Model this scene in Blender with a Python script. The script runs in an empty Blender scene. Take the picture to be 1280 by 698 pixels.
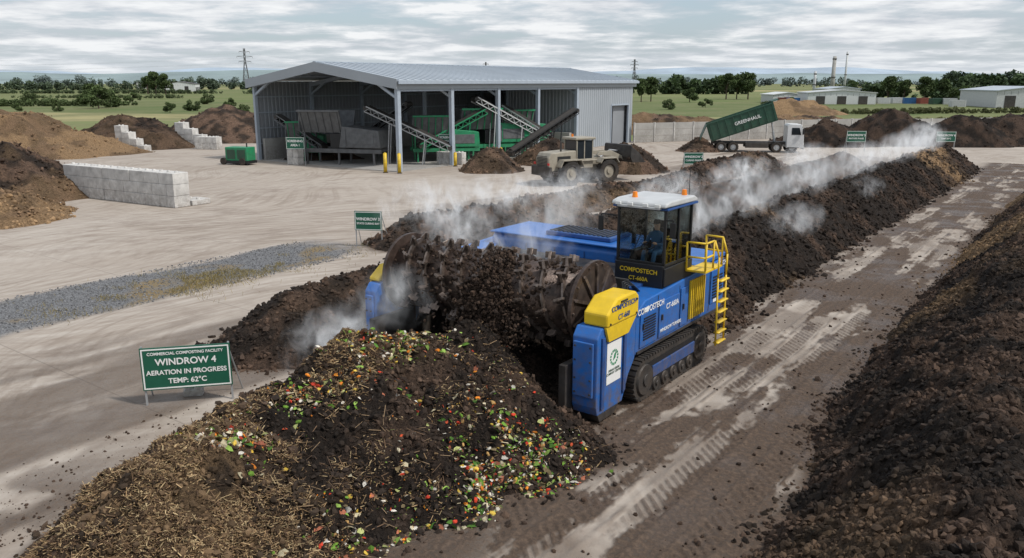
import bpy, math, random
import numpy as np
from mathutils import Vector, Matrix
random.seed(4); rng=np.random.default_rng(7)
D=bpy.data; SC=bpy.context.scene
TH=math.radians(36.5); SN,CS=math.sin(TH),math.cos(TH)   # yard grid is turned 36.5 deg
def W(s,a,z=0.0): return (SN*a+CS*s, CS*a-SN*s, z)
# ------------------------------------------------------------ noise
TB=rng.random((512,512))
def vn(x,y,sd=0):
    x=np.asarray(x,float)+sd*17.37; y=np.asarray(y,float)+sd*9.71
    xi=np.floor(x).astype(int); yi=np.floor(y).astype(int); fx=x-xi; fy=y-yi
    fx=fx*fx*(3-2*fx); fy=fy*fy*(3-2*fy); a=xi&511; b=(xi+1)&511; c=yi&511; d=(yi+1)&511
    return (TB[a,c]*(1-fx)+TB[b,c]*fx)*(1-fy)+(TB[a,d]*(1-fx)+TB[b,d]*fx)*fy
def fbm(x,y,o=4,sd=0):
    r=0;am=.5;t=0;x=np.asarray(x,float);y=np.asarray(y,float)
    for i in range(o):
        r=r+am*vn(x*2**i,y*2**i,sd+i*3); t+=am; am*=.5
    return r/t
def sst(e0,e1,x):
    t=np.clip((x-e0)/(e1-e0),0,1); return t*t*(3-2*t)
# ------------------------------------------------------------ materials
class NT:
    def __init__(s,m): s.m=m; m.use_nodes=True; s.t=m.node_tree; s.n=s.t.nodes; s.l=s.t.links
    def new(s,k,**kw):
        n=s.n.new(k)
        for a,b in kw.items(): setattr(n,a,b)
        return n
    def link(s,a,b): s.l.new(a,b)
    def noise(s,vec,scale,detail=6,rough=.55):
        n=s.new('ShaderNodeTexNoise'); n.inputs['Scale'].default_value=scale; n.inputs['Detail'].default_value=detail; n.inputs['Roughness'].default_value=rough
        if vec is not None: s.link(vec,n.inputs['Vector'])
        return n.outputs['Fac']
    def ramp(s,f,a,b,c0=(0,0,0,1),c1=(1,1,1,1)):
        n=s.new('ShaderNodeValToRGB'); n.color_ramp.elements[0].position=a; n.color_ramp.elements[1].position=b
        n.color_ramp.elements[0].color=c0; n.color_ramp.elements[1].color=c1; s.link(f,n.inputs[0]); return n.outputs[0]
    def mix(s,f,a,b,mode='MIX'):
        n=s.new('ShaderNodeMix',data_type='RGBA',blend_type=mode)
        for sock,v in ((n.inputs[0],f),(n.inputs[6],a),(n.inputs[7],b)):
            if isinstance(v,(int,float)): sock.default_value=v
            elif isinstance(v,tuple): sock.default_value=v if len(v)==4 else v+(1,)
            else: s.link(v,sock)
        return n.outputs[2]
    def math(s,op,a,b=0.0,c=None,clamp=False):
        n=s.new('ShaderNodeMath',operation=op,use_clamp=clamp)
        for i,v in enumerate((a,b,c)):
            if v is None: continue
            if isinstance(v,(int,float)): n.inputs[i].default_value=v
            else: s.link(v,n.inputs[i])
        return n.outputs[0]
    def bump(s,h,st,dist,bs):
        n=s.new('ShaderNodeBump'); n.inputs['Strength'].default_value=st; n.inputs['Distance'].default_value=dist
        s.link(h,n.inputs['Height']); s.link(n.outputs[0],bs.inputs['Normal'])
def pmat(name,col,rough=.55,metal=0,var=.2,scale=2.5,bump=.0,bscale=40,dirt=.0,dz=(0.2,2.6)):
    m=D.materials.new(name); t=NT(m); bs=t.n['Principled BSDF']
    tc=t.new('ShaderNodeTexCoord').outputs['Object']
    f=t.noise(tc,scale); f=t.ramp(f,.3,.7)
    c=t.mix(f,tuple(x*(1-var) for x in col),tuple(min(1,x*(1+var)) for x in col))
    if dirt>0:
        g=t.new('ShaderNodeNewGeometry').outputs['Position']; sp=t.new('ShaderNodeSeparateXYZ'); t.link(g,sp.inputs[0])
        zz=t.math('MULTIPLY_ADD',sp.outputs[2],-1/(dz[1]-dz[0]),dz[1]/(dz[1]-dz[0]),clamp=True)
        nn=t.ramp(t.noise(tc,4.5,8,.7),.35,.75)
        k=t.math('MULTIPLY',t.math('ADD',t.math('MULTIPLY',zz,.95),.20),t.math('MULTIPLY',nn,dirt),clamp=True)
        c=t.mix(k,c,(.13,.095,.07)); 
        r=t.math('ADD',t.math('MULTIPLY',k,.5),rough,clamp=True); t.link(r,bs.inputs['Roughness'])
    else: bs.inputs['Roughness'].default_value=rough
    t.link(c,bs.inputs['Base Color']); bs.inputs['Metallic'].default_value=metal
    if bump>0: t.bump(t.noise(tc,bscale,5),bump,.02,bs)
    return m
def colmat(name,rough=.9,bump=.6,bs1=9,bs2=38,dist=.05,lo=.55,hi=1.45,spec=.3):
    m=D.materials.new(name); t=NT(m); bs=t.n['Principled BSDF']
    at=t.new('ShaderNodeAttribute',attribute_name='Col').outputs['Color']
    g=t.new('ShaderNodeNewGeometry').outputs['Position']
    n1=t.noise(g,bs1,8,.7); n2=t.noise(g,bs2,4,.6)
    f=t.ramp(t.math('ADD',t.math('MULTIPLY',n1,.6),t.math('MULTIPLY',n2,.4)),.38,.64)
    k=t.mix(f,(lo,lo,lo),(hi,hi,hi)); c=t.mix(1.0,at,k,'MULTIPLY')
    t.link(c,bs.inputs['Base Color']); bs.inputs['Roughness'].default_value=rough; bs.inputs['Specular IOR Level'].default_value=spec
    if bump>0: t.bump(t.math('ADD',n1,t.math('MULTIPLY',n2,.5)),bump,dist,bs)
    return m
SOIL=colmat('soil_compost',.92,1.0,9,40,.14,.30,1.8,.22)
CLOD=colmat('clod_matter',.9,.3,20,80,.02,.7,1.3,.25)
LEAF=colmat('foliage',.7,0,2,9,.1,.6,1.4,.2)
BLUE=pmat('blue_paint',(.012,.13,.45),.36,var=.12,dirt=1.1)
BLUED=pmat('dark_blue_paint',(.01,.07,.25),.4,dirt=.9)
YEL=pmat('yellow_paint',(.78,.52,.015),.42,var=.1,dirt=.8)
STEEL=pmat('dark_steel',(.06,.057,.055),.5,.5,var=.4,dirt=.6,bump=.2)
GSTEEL=pmat('grey_plate',(.12,.125,.13),.55,.2,var=.3,dirt=.4,bump=.1)
RUST=pmat('worn_rusty_steel',(.075,.052,.042),.42,.45,var=.6,scale=4,bump=.6,bscale=14)
FLIGHT=pmat('polished_drum_flight',(.16,.125,.105),.38,.6,var=.6,scale=5,bump=.3,bscale=14)
RUBBER=pmat('rubber',(.018,.017,.016),.8,var=.3,dirt=.8,dz=(-.5,2))
BLACK=pmat('black_plastic',(.012,.012,.013),.5,var=.2)
WHITE=pmat('white_paint',(.62,.63,.63),.45,var=.06,dirt=.35)
LGREY=pmat('light_grey_paint',(.5,.51,.51),.45,var=.1,dirt=.2)
ORANGE=pmat('amber_lens',(.8,.22,.01),.25)
GREEN=pmat('green_paint',(.012,.23,.10),.45,var=.2,dirt=.4,dz=(0,3))
DGREEN=pmat('dark_green_paint',(.012,.065,.038),.5,var=.25,dirt=.4,dz=(0,5))
SIGNG=pmat('sign_green',(.008,.095,.055),.45,var=.08)
SIGNW=pmat('sign_white',(.8,.8,.78),.5,var=.02)
GALV=pmat('galvanised_steel',(.38,.39,.40),.45,.4,var=.15)
BLOCK=pmat('cast_concrete',(.55,.535,.51),.85,var=.25,scale=1.7,bump=.4,bscale=25,dirt=.7,dz=(0,1.4))
WALLC=pmat('weathered_concrete',(.36,.35,.33),.9,var=.25,scale=.4,dirt=.5)
CLAD=pmat('steel_cladding',(.34,.37,.40),.5,.1,var=.08,scale=.2)
CLADI=pmat('inner_cladding',(.25,.265,.285),.6,.1,var=.12,scale=.2)
ROOF=pmat('roof_sheet',(.42,.46,.50),.5,.1,var=.08,scale=.15)
FRAME=pmat('painted_steel_frame',(.36,.41,.47),.5,.1,var=.08)
LOADG=pmat('loader_body_paint',(.33,.30,.24),.5,var=.15,dirt=.6,dz=(0,4))
SKIN=pmat('skin',(.48,.27,.18),.55,var=.05); CLOTH=pmat('navy_coverall',(.05,.11,.20),.9,var=.2); HAIR=pmat('dark_cap',(.02,.018,.016),.9)
def glassmat():
    m=D.materials.new('tinted_glass'); t=NT(m); t.n.remove(t.n['Principled BSDF']); out=t.n['Material Output']
    tr=t.new('ShaderNodeBsdfTransparent'); tr.inputs[0].default_value=(.86,.91,.91,1)
    gl=t.new('ShaderNodeBsdfGlossy'); gl.inputs['Roughness'].default_value=.03
    fr=t.new('ShaderNodeFresnel'); fr.inputs[0].default_value=1.45
    mx=t.new('ShaderNodeMixShader'); t.link(t.math('MULTIPLY',fr.outputs[0],.8),mx.inputs[0]); t.link(tr.outputs[0],mx.inputs[1]); t.link(gl.outputs[0],mx.inputs[2]); t.link(mx.outputs[0],out.inputs[0]); return m
GLASS=glassmat()
DGLASS=pmat('dark_glass',(.02,.025,.03),.08)
# ------------------------------------------------------------ mesh helpers
def link(o,parent=None,loc=None,rot=None):
    SC.collection.objects.link(o)
    if loc is not None: o.location=loc
    if rot is not None: o.rotation_euler=rot
    if parent is not None: o.parent=parent
    return o
def empty(name,loc=(0,0,0),rz=0,parent=None):
    o=D.objects.new(name,None); o.empty_display_size=.3; return link(o,parent,loc,(0,0,rz))
def npmesh(name,V,F,col=None,mat=None,smooth=True,parent=None,loc=None,rz=None):
    V=np.ascontiguousarray(V,dtype=np.float32); F=np.ascontiguousarray(F,dtype=np.int32)
    me=D.meshes.new(name); n,k=F.shape
    me.vertices.add(len(V)); me.vertices.foreach_set('co',V.ravel())
    me.loops.add(n*k); me.loops.foreach_set('vertex_index',F.ravel())
    me.polygons.add(n); me.polygons.foreach_set('loop_start',np.arange(n,dtype=np.int32)*k)
    me.polygons.foreach_set('use_smooth',np.full(n,smooth))
    me.update(calc_edges=True)
    if col is not None:
        c=np.ones((len(V),4),dtype=np.float32); c[:,:3]=col
        at=me.color_attributes.new('Col','FLOAT_COLOR','POINT'); at.data.foreach_set('color',c.ravel())
    if mat: me.materials.append(mat)
    o=D.objects.new(name,me); return link(o,parent,loc,(0,0,rz) if rz is not None else None)
def gridfaces(nx,ny):
    i=np.arange(nx-1)[:,None]*ny+np.arange(ny-1)[None]; i=i.ravel()
    return np.stack([i,i+ny,i+ny+1,i+1],1)
class B:
    def __init__(s): s.v=[]; s.f=[]
    def add(s,v,f):
        o=len(s.v); s.v+= [tuple(p) for p in v]; s.f+=[tuple(i+o for i in q) for q in f]; return s
    def box(s,x0,x1,y0,y1,z0,z1,M=None):
        v=[Vector(p) for p in ((x0,y0,z0),(x1,y0,z0),(x1,y1,z0),(x0,y1,z0),(x0,y0,z1),(x1,y0,z1),(x1,y1,z1),(x0,y1,z1))]
        if M is not None: v=[M@p for p in v]
        return s.add(v,[(3,2,1,0),(4,5,6,7),(0,1,5,4),(1,2,6,5),(2,3,7,6),(3,0,4,7)])
    def prism(s,pts,ax,lo,hi,M=None):
        n=len(pts); v=[]
        for h in (lo,hi):
            for p in pts:
                q={'x':(h,p[0],p[1]),'y':(p[0],h,p[1]),'z':(p[0],p[1],h)}[ax]; v.append(M@Vector(q) if M is not None else q)
        return s.add(v,[tuple(range(n-1,-1,-1)),tuple(range(n,2*n))]+[(i,(i+1)%n,n+(i+1)%n,n+i) for i in range(n)])
    def cyl(s,p,q,r,n=10,r2=None):
        p=Vector(p);q=Vector(q);r2=r if r2 is None else r2; d=(q-p).normalized()
        u=d.cross(Vector((0,0,1)));  u=Vector((1,0,0)) if u.length<1e-3 else u.normalized(); w=d.cross(u)
        o=math.pi/n
        v=[p+r*(math.cos(2*math.pi*i/n+o)*u+math.sin(2*math.pi*i/n+o)*w) for i in range(n)]+[q+r2*(math.cos(2*math.pi*i/n+o)*u+math.sin(2*math.pi*i/n+o)*w) for i in range(n)]
        return s.add(v,[tuple(range(n)),tuple(range(2*n-1,n-1,-1))]+[(i,n+i,n+(i+1)%n,(i+1)%n) for i in range(n)])
    def pipe(s,pts,r,n=6):
        for a,b in zip(pts[:-1],pts[1:]): s.cyl(a,b,r,n)
        return s
    def make(s,name,mat,parent=None,bev=0,smooth=False,loc=None,rot=None):
        me=D.meshes.new(name); me.from_pydata(s.v,[],s.f); me.materials.append(mat); me.update()
        o=D.objects.new(name,me); link(o,parent,loc,rot)
        if bev: 
            m=o.modifiers.new('b','BEVEL'); m.width=bev; m.segments=2; m.limit_method='ANGLE'
        if smooth:
            for p in me.polygons: p.use_smooth=len(p.vertices)==4
        return o
def text(body,size,loc,rot,mat,parent,name='lettering',align='CENTER',bold=.012):
    c=D.curves.new(name,'FONT'); c.body=body; c.size=size; c.align_x=align; c.align_y='CENTER'; c.extrude=.003; c.offset=size*bold
    c.materials.append(mat); o=D.objects.new(name,c); return link(o,parent,loc,rot)
H2=math.pi/2
# ------------------------------------------------------------ scatter of small pieces
t_=(1+5**.5)/2
ICV=np.array([(-1,t_,0),(1,t_,0),(-1,-t_,0),(1,-t_,0),(0,-1,t_),(0,1,t_),(0,-1,-t_),(0,1,-t_),(t_,0,-1),(t_,0,1),(-t_,0,-1),(-t_,0,1)],float)/1.902
ICF=np.array([(0,11,5),(0,5,1),(0,1,7),(0,7,10),(0,10,11),(1,5,9),(5,11,4),(11,10,2),(10,7,6),(7,1,8),(3,9,4),(3,4,2),(3,2,6),(3,6,8),(3,8,9),(4,9,5),(2,4,11),(6,2,10),(8,6,7),(9,8,1)])
BXV=np.array([(-1,-1,-1),(1,-1,-1),(1,1,-1),(-1,1,-1),(-1,-1,1),(1,-1,1),(1,1,1),(-1,1,1)],float)
BXF=np.array([(3,2,1,0),(4,5,6,7),(0,1,5,4),(1,2,6,5),(2,3,7,6),(3,0,4,7)])
LFV=np.array([(-1,-.1,.0),(-.3,-.7,.12),(.5,-.6,.05),(1,0,-.15),(.4,.65,.1),(-.4,.6,.2)],float); LFF=np.array([(0,1,4,5),(1,2,3,4)])
def rmats(n,flat=None):
    if flat is None:
        q=rng.normal(size=(n,4)); q/=np.linalg.norm(q,axis=1)[:,None]
        w,x,y,z=q.T
        return np.stack([1-2*(y*y+z*z),2*(x*y-z*w),2*(x*z+y*w),2*(x*y+z*w),1-2*(x*x+z*z),2*(y*z-x*w),2*(x*z-y*w),2*(y*z+x*w),1-2*(x*x+y*y)],1).reshape(n,3,3)
    yaw=rng.random(n)*6.283; p=rng.normal(size=n)*flat; r=rng.normal(size=n)*flat
    cy,sy,cp,sp,cr,sr=np.cos(yaw),np.sin(yaw),np.cos(p),np.sin(p),np.cos(r),np.sin(r)
    return np.stack([cy*cp,cy*sp*sr-sy*cr,cy*sp*cr+sy*sr,sy*cp,sy*sp*sr+cy*cr,sy*sp*cr-cy*sr,-sp,cp*sr,cp*cr],1).reshape(n,3,3)
def scatter(name,bv,bf,P,S,col,mat,R=None,jit=.0,parent=None,rz=None,smooth=False):
    n=len(P); k=len(bv)
    if R is None: R=rmats(n)
    if S.ndim==1: S=np.repeat(S[:,None],3,1)
    v=bv[None]*(1+jit*(rng.random((n,k,1))-.5)*2)*S[:,None,:]
    v=np.einsum('nij,nkj->nki',R,v)+P[:,None,:]
    F=(bf[None]+np.arange(n)[:,None,None]*k).reshape(-1,bf.shape[1])
    return npmesh(name,v.reshape(-1,3),F,np.repeat(col,k,0),mat,smooth,parent,None,rz)
DARK=np.array((.023,.0165,.0125)); BROWN=np.array((.078,.050,.035)); TAN=np.array((.34,.22,.12)); MUD=np.array((.12,.085,.06))
def lerp(a,b,t): return a*(1-t)[...,None]+b*t[...,None]
# ------------------------------------------------------------ windrow shapes (s across, a along)
def wshape(s,a,ctr,hw,h,a0,a1,L,sd,rough=1.0,fine=1.0):
    hwv=hw*(1+.20*(fbm(a*.35,a*0+3,3,sd)-.5)+.10*(fbm(a*1.7,np.sign(s-ctr)*2,3,sd+4)-.5)*2)
    cc=ctr+.5*(fbm(a*.22,a*0+7,3,sd+1)-.5)
    de=np.maximum(0,(a0+L-a)/L)+np.maximum(0,(a-a1+L)/L)
    u=np.sqrt(((s-cc)/hwv)**2+de**2)
    p=1-(np.sqrt(u*u+.05)-.2236)/(np.sqrt(1.05)-.2236)
    hn=h*(1+.20*(fbm(a*.5,a*0+1,3,sd+2)-.5))
    k=np.clip(p*3.5,0,1)
    n=(fbm(s*.9,a*.9,3,sd+5)-.5)*.50+fine*((fbm(s*2.6,a*2.6,4,sd+8)-.5)*.34+(np.abs(fbm(s*5,a*5,4,sd+9)-.5)-.1)*.34)
    return hn*p+n*k*rough-.02, p
HI=lambda a,xs,ys: np.interp(a,xs,ys)
def main_h(s,a):
    ctr=HI(a,[4,7,9,14,17,24],[-12.2,-12.3,-12.6,-12.45,-12.9,-12.9]); hw=HI(a,[4,5.5,7,9,11,14.3,16,23,25],[2.1,2.4,2.9,3.4,3.9,4.5,3.1,3.0,3.2])
    h=HI(a,[4,5.5,7.2,10,13,14.4,15.8,22,24.5,86],[1.2,1.5,1.9,2.10,2.15,1.75,1.15,1.2,2.15,2.2])
    z,p=wshape(s,a,ctr,hw,h,3.6,89,2.6,3,1.0,HI(a,[14,17],[1.35,.9]))
    z=z+.60*np.exp(-((s+12.0)/.6)**2-((a-14.9)/.8)**2)+.35*np.exp(-((s+13.3)/.9)**2-((a-11.9)/1.0)**2)-.40*np.exp(-((s+12.4)/1.3)**2-((a-9.2)/.7)**2)
    return z,p
def w2_h(s,a): return wshape(s,a,-19.9,2.7,HI(a,[13,17,80],[1.5,1.75,1.6]),12.6,82,3.2,21,.7,.9)
def w3_h(s,a): return wshape(s,a,-28.0,2.4,HI(a,[27,34,50,54,60,66,80],[1.5,1.25,1.1,.65,.65,1.4,1.3]),27,82,3,35,.6)
def w4_h(s,a): return wshape(s,a,HI(a,[10,15,22,38],[-.4,-.9,-1.3,-1.6]),HI(a,[14,30],[3.3,3.4]),np.full_like(a,2.45),-4,100,2,47,1.0,1.2)
def agrid(a0,a1,st,g,ref):
    r=[a0]
    while r[-1]<a1: r.append(r[-1]+st+g*max(0,r[-1]-ref))
    return np.array(r)
RZ=-TH
def windrow(name,fn,c,w,A,ds,colfn):
    S=np.arange(c-w,c+w+ds,ds); aa,ss=np.meshgrid(A,S,indexing='ij')
    z,p=fn(ss,aa); col=colfn(ss,aa,p)
    V=np.stack([ss,aa,z],-1).reshape(-1,3)
    F=gridfaces(len(A),len(S))[:, ::-1]
    zz=z.ravel(); F=F[(zz[F]>-.25).any(1)]
    return npmesh(name,V,F,col.reshape(-1,3),SOIL,True,None,None,RZ)
def main_col(s,a,p):
    n=fbm(s*.8,a*.8,4,60); n2=fbm(s*3,a*3,3,61)
    c=lerp(DARK,BROWN,sst(.45,.75,n*.6+n2*.4))
    t=sst(.46,.60,n2*.5+fbm(s*.5,a*.5,3,66)*.5)
    fm=np.clip(np.maximum(sst(9.0,7.2,a)*.9, .85*np.exp(-((s+13.3)/1.2)**2-((a-12.2)/1.4)**2)),0,1)
    c=lerp(c,TAN*.46,np.clip(fm*(.2+t),0,1)*.8)
    far=sst(24,28,a); patch=sst(.46,.56,fbm(a*.13+s*.05,s*.12,3,72))*far
    return lerp(c,TAN*.85,patch*np.clip(t+.1,0,.85))
def dark_col(sd,tn=.15,b=1.0):
    def f(s,a,p):
        c=lerp(DARK*b,BROWN*b,sst(.42,.70,fbm(s*1.3,a*1.3,4,sd)))
        return lerp(c,TAN*.6,sst(.56,.72,fbm(s*.35,a*.22,4,sd+5))*tn*4*.5)
    return f
wm=windrow('compost_windrow',main_h,-12.6,6.0,agrid(3,92,.036,.0045,14),.036,main_col)
w2=windrow('compost_windrow',w2_h,-19.9,3.8,agrid(12,84,.06,.004,16),.07,dark_col(80,.05,1.15))
w3=windrow('compost_windrow',w3_h,-28,3.6,agrid(26,84,.12,.004,26),.12,dark_col(90,.2,1.6))
c4=lambda s,a,p: lerp(dark_col(100,.12,.9)(s,a,p),TAN*.65,sst(24,32,a)*sst(.47,.6,fbm(s*.4,a*.15,4,107))*.85)
w4=windrow('compost_windrow',w4_h,-1.3,4.8,agrid(4,100,.042,.0042,18),.045,c4)
def clodset(name,fn,par,n,a0,a1,s0,s1,smin,smax,colfn,pw=2.2,nearbias=1.0):
    a=a0+(a1-a0)*rng.random(n)**nearbias; s=s0+(s1-s0)*rng.random(n); z,p=fn(s,a)
    keep=(p>-.25)&((p>0)|(rng.random(n)<np.exp(p*13))); a,s,z,p=a[keep],s[keep],z[keep],p[keep]
    sz=smin+(smax-smin)*rng.random(len(a))**pw; zz=np.maximum(z,0)+sz*.2
    c=colfn(s,a,p)*(.5+1.0*rng.random(len(a)))[:,None]
    S=sz[:,None]*(.5+.8*rng.random((len(a),3)))
    return scatter(name,ICV,ICF,np.stack([s,a,zz],1),S,c,CLOD,None,.4,par,None)
clodset('clods',main_h,wm,42000,3.5,22,-18,-6.5,.010,.085,main_col,3.3)
clodset('far_clods',main_h,wm,20000,23,88,-17,-8.6,.03,.14,main_col,2.4,1.5)
clodset('clods',w2_h,w2,12000,12.5,40,-23.2,-16.5,.014,.10,dark_col(80,.05,1.2),2.8,1.3)
clodset('clods',w3_h,w3,6000,27,82,-31.5,-24.5,.04,.18,dark_col(90,.2,1.7),2.4)
clodset('clods',w4_h,w4,52000,8,60,-6.1,.9,.010,.085,c4,3.5,1.7)
n=6500; a=3+40*rng.random(n)**1.4; s=-9.6+5.4*rng.random(n); kk=rng.random(n)<.12+.9*np.exp(-np.minimum(s+9.6,-4.2-s)*1.6); a,s=a[kk],s[kk]; sz=.010+.055*rng.random(len(a))**4
scatter('soil_crumbs',ICV,ICF,np.stack([s,a,sz*.4],1),sz[:,None]*(.6+.7*rng.random((len(a),3))),np.tile(BROWN*.7,(len(a),1))*(.5+.9*rng.random((len(a),1))),CLOD,None,.3,None,RZ)
n=2200; s=-14.8-3.2*rng.random(n)**2; a=2+12*rng.random(n); sz=.008+.035*rng.random(n)**5
scatter('soil_crumbs',ICV,ICF,np.stack([s,a,sz*.4],1),sz[:,None]*(.6+.7*rng.random((n,3))),np.tile(BROWN*.8,(n,1))*(.5+.9*rng.random((n,1))),CLOD,None,.3,None,RZ)
def straw(name,n,cx,cy,sx,sy,cols,lmin,lmax,par,thr=.46):
    s=cx+sx*rng.normal(size=n); a=cy+sy*rng.normal(size=n); z,p=main_h(s,a); cl=fbm(s*1.1,a*1.1,3,77)+.12*(rng.random(n)-.5); k=(p>.0)&(a<15.6)&(cl>thr); s,a,z=s[k],a[k],z[k]; m=len(s)
    L=lmin+(lmax-lmin)*rng.random(m)**2
    c=np.array(cols)[rng.integers(0,len(cols),m)]*(.5+.75*rng.random((m,1)))
    scatter(name,BXV,BXF,np.stack([s,a,z+.02],1),np.stack([L,.0035+.005*rng.random(m),.002+.003*rng.random(m)],1),c,CLOD,rmats(m,.40),0,par)
SC_=[(.38,.26,.14),(.27,.175,.09),(.16,.10,.055),(.48,.36,.20),(.09,.055,.035),(.12,.075,.045)]
straw('straw',40000,-12.1,6.5,1.7,1.3,SC_,.02,.12,wm,.44)
straw('straw',18000,-13.3,11.6,1.0,1.7,SC_,.02,.10,wm)
straw('straw',10000,-10.4,10.5,1.5,2.8,SC_[1:],.015,.08,wm,.48)
straw('twigs',1600,-11.5,8.5,2.2,3.2,[(.16,.10,.06),(.32,.22,.13),(.07,.045,.03)],.08,.24,wm,.3)
def food(name,bv,bf,n,spots,cols,smin,smax,par,R=.6,fl=.5,jit=.2):
    pk=rng.integers(0,len(spots),n); sp=np.array(spots)[pk]
    s=sp[:,0]+sp[:,2]*rng.normal(size=n); a=sp[:,1]+sp[:,3]*rng.normal(size=n); z,p=main_h(s,a); k=(p>-.08)&(a<15.4)&(fbm(s*1.6,a*1.6,3,88)+.2*(rng.random(n)-.5)>.46); s,a,z=s[k],a[k],z[k]; m=len(s)
    sz=smin+(smax-smin)*rng.random(m)**1.7
    c=np.array(cols)[rng.integers(0,len(cols),m)]*(.5+.65*rng.random((m,1)))
    scatter(name,bv,bf,np.stack([s,a,np.maximum(z,0)+sz*.3],1),np.stack([sz,sz*(.5+.5*rng.random(m)),sz*fl],1),c,CLOD,rmats(m,R),jit,par,smooth=False)
spots=[(-12.8,12.6,.6,.9),(-12.6,12.0,.5,.8),(-12.9,13.2,.5,.6),(-12.6,10.0,.4,.5),(-9.3,12.0,.8,.9),(-8.8,11.0,.4,1.1),(-9.0,11.6,.5,.9),(-12.2,7.9,.35,.35),(-10.8,12.4,1.1,1.4),(-9.6,8.8,.5,.8),(-8.5,12.8,.4,.7)]
food('vegetable_scraps',ICV,ICF,1900,spots,[(.75,.24,.03),(.60,.06,.03),(.70,.48,.08),(.16,.30,.04),(.65,.57,.40),(.45,.27,.1),(.7,.64,.54),(.3,.17,.08)],.015,.075,wm)
food('lettuce_leaves',LFV,LFF,3600,spots,[(.15,.29,.04),(.26,.40,.08),(.08,.18,.03),(.4,.42,.16),(.55,.48,.32),(.4,.14,.08),(.66,.62,.54),(.25,.19,.10)],.02,.11,wm,.5,1.0)
food('citrus_peel',LFV,LFF,800,spots,[(.8,.29,.03),(.75,.5,.07),(.75,.7,.62),(.6,.1,.04)],.025,.075,wm,.8,1.3)
# ------------------------------------------------------------ ground
def groundmat():
    m=D.materials.new('field_grass'); t=NT(m); bs=t.n['Principled BSDF']; g=t.new('ShaderNodeNewGeometry').outputs['Position']
    mp=t.new('ShaderNodeMapping'); mp.inputs['Scale'].default_value=(1/260,1/120,1); mp.inputs['Rotation'].default_value=(0,0,.3); t.link(g,mp.inputs[0])
    v=t.new('ShaderNodeTexVoronoi'); v.inputs['Scale'].default_value=1; v.inputs['Randomness'].default_value=.8; t.link(mp.outputs[0],v.inputs['Vector'])
    sp=t.new('ShaderNodeSeparateColor'); t.link(v.outputs['Color'],sp.inputs[0])
    r=t.new('ShaderNodeValToRGB'); r.color_ramp.interpolation='CONSTANT'; E=r.color_ramp.elements
    E[0].color=(.13,.17,.06,1); E[1].position=.85; E[1].color=(.11,.145,.055,1)
    for p,c in ((.18,(.19,.22,.09,1)),(.36,(.15,.18,.07,1)),(.52,(.38,.33,.17,1)),(.62,(.17,.20,.08,1)),(.74,(.27,.26,.13,1))): e=E.new(p); e.color=c
    t.link(sp.outputs[0],r.inputs[0])
    n1=t.noise(g,.04,8,.65); n2=t.noise(g,.6,6,.7)
    c=t.mix(t.math('MULTIPLY',t.ramp(n1,.36,.62),.85),r.outputs[0],t.mix(t.ramp(n2,.4,.65),(.13,.15,.065),(.28,.25,.14)))
    c=t.mix(t.math('MULTIPLY',t.ramp(n2,.45,.7),.4),c,(.07,.09,.04))
    t.link(c,bs.inputs['Base Color']); bs.inputs['Roughness'].default_value=1; bs.inputs['Specular IOR Level'].default_value=.1; return m
me=B().box(-7000,7000,-300,9000,-1,-.06).make('ground',groundmat())
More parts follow.
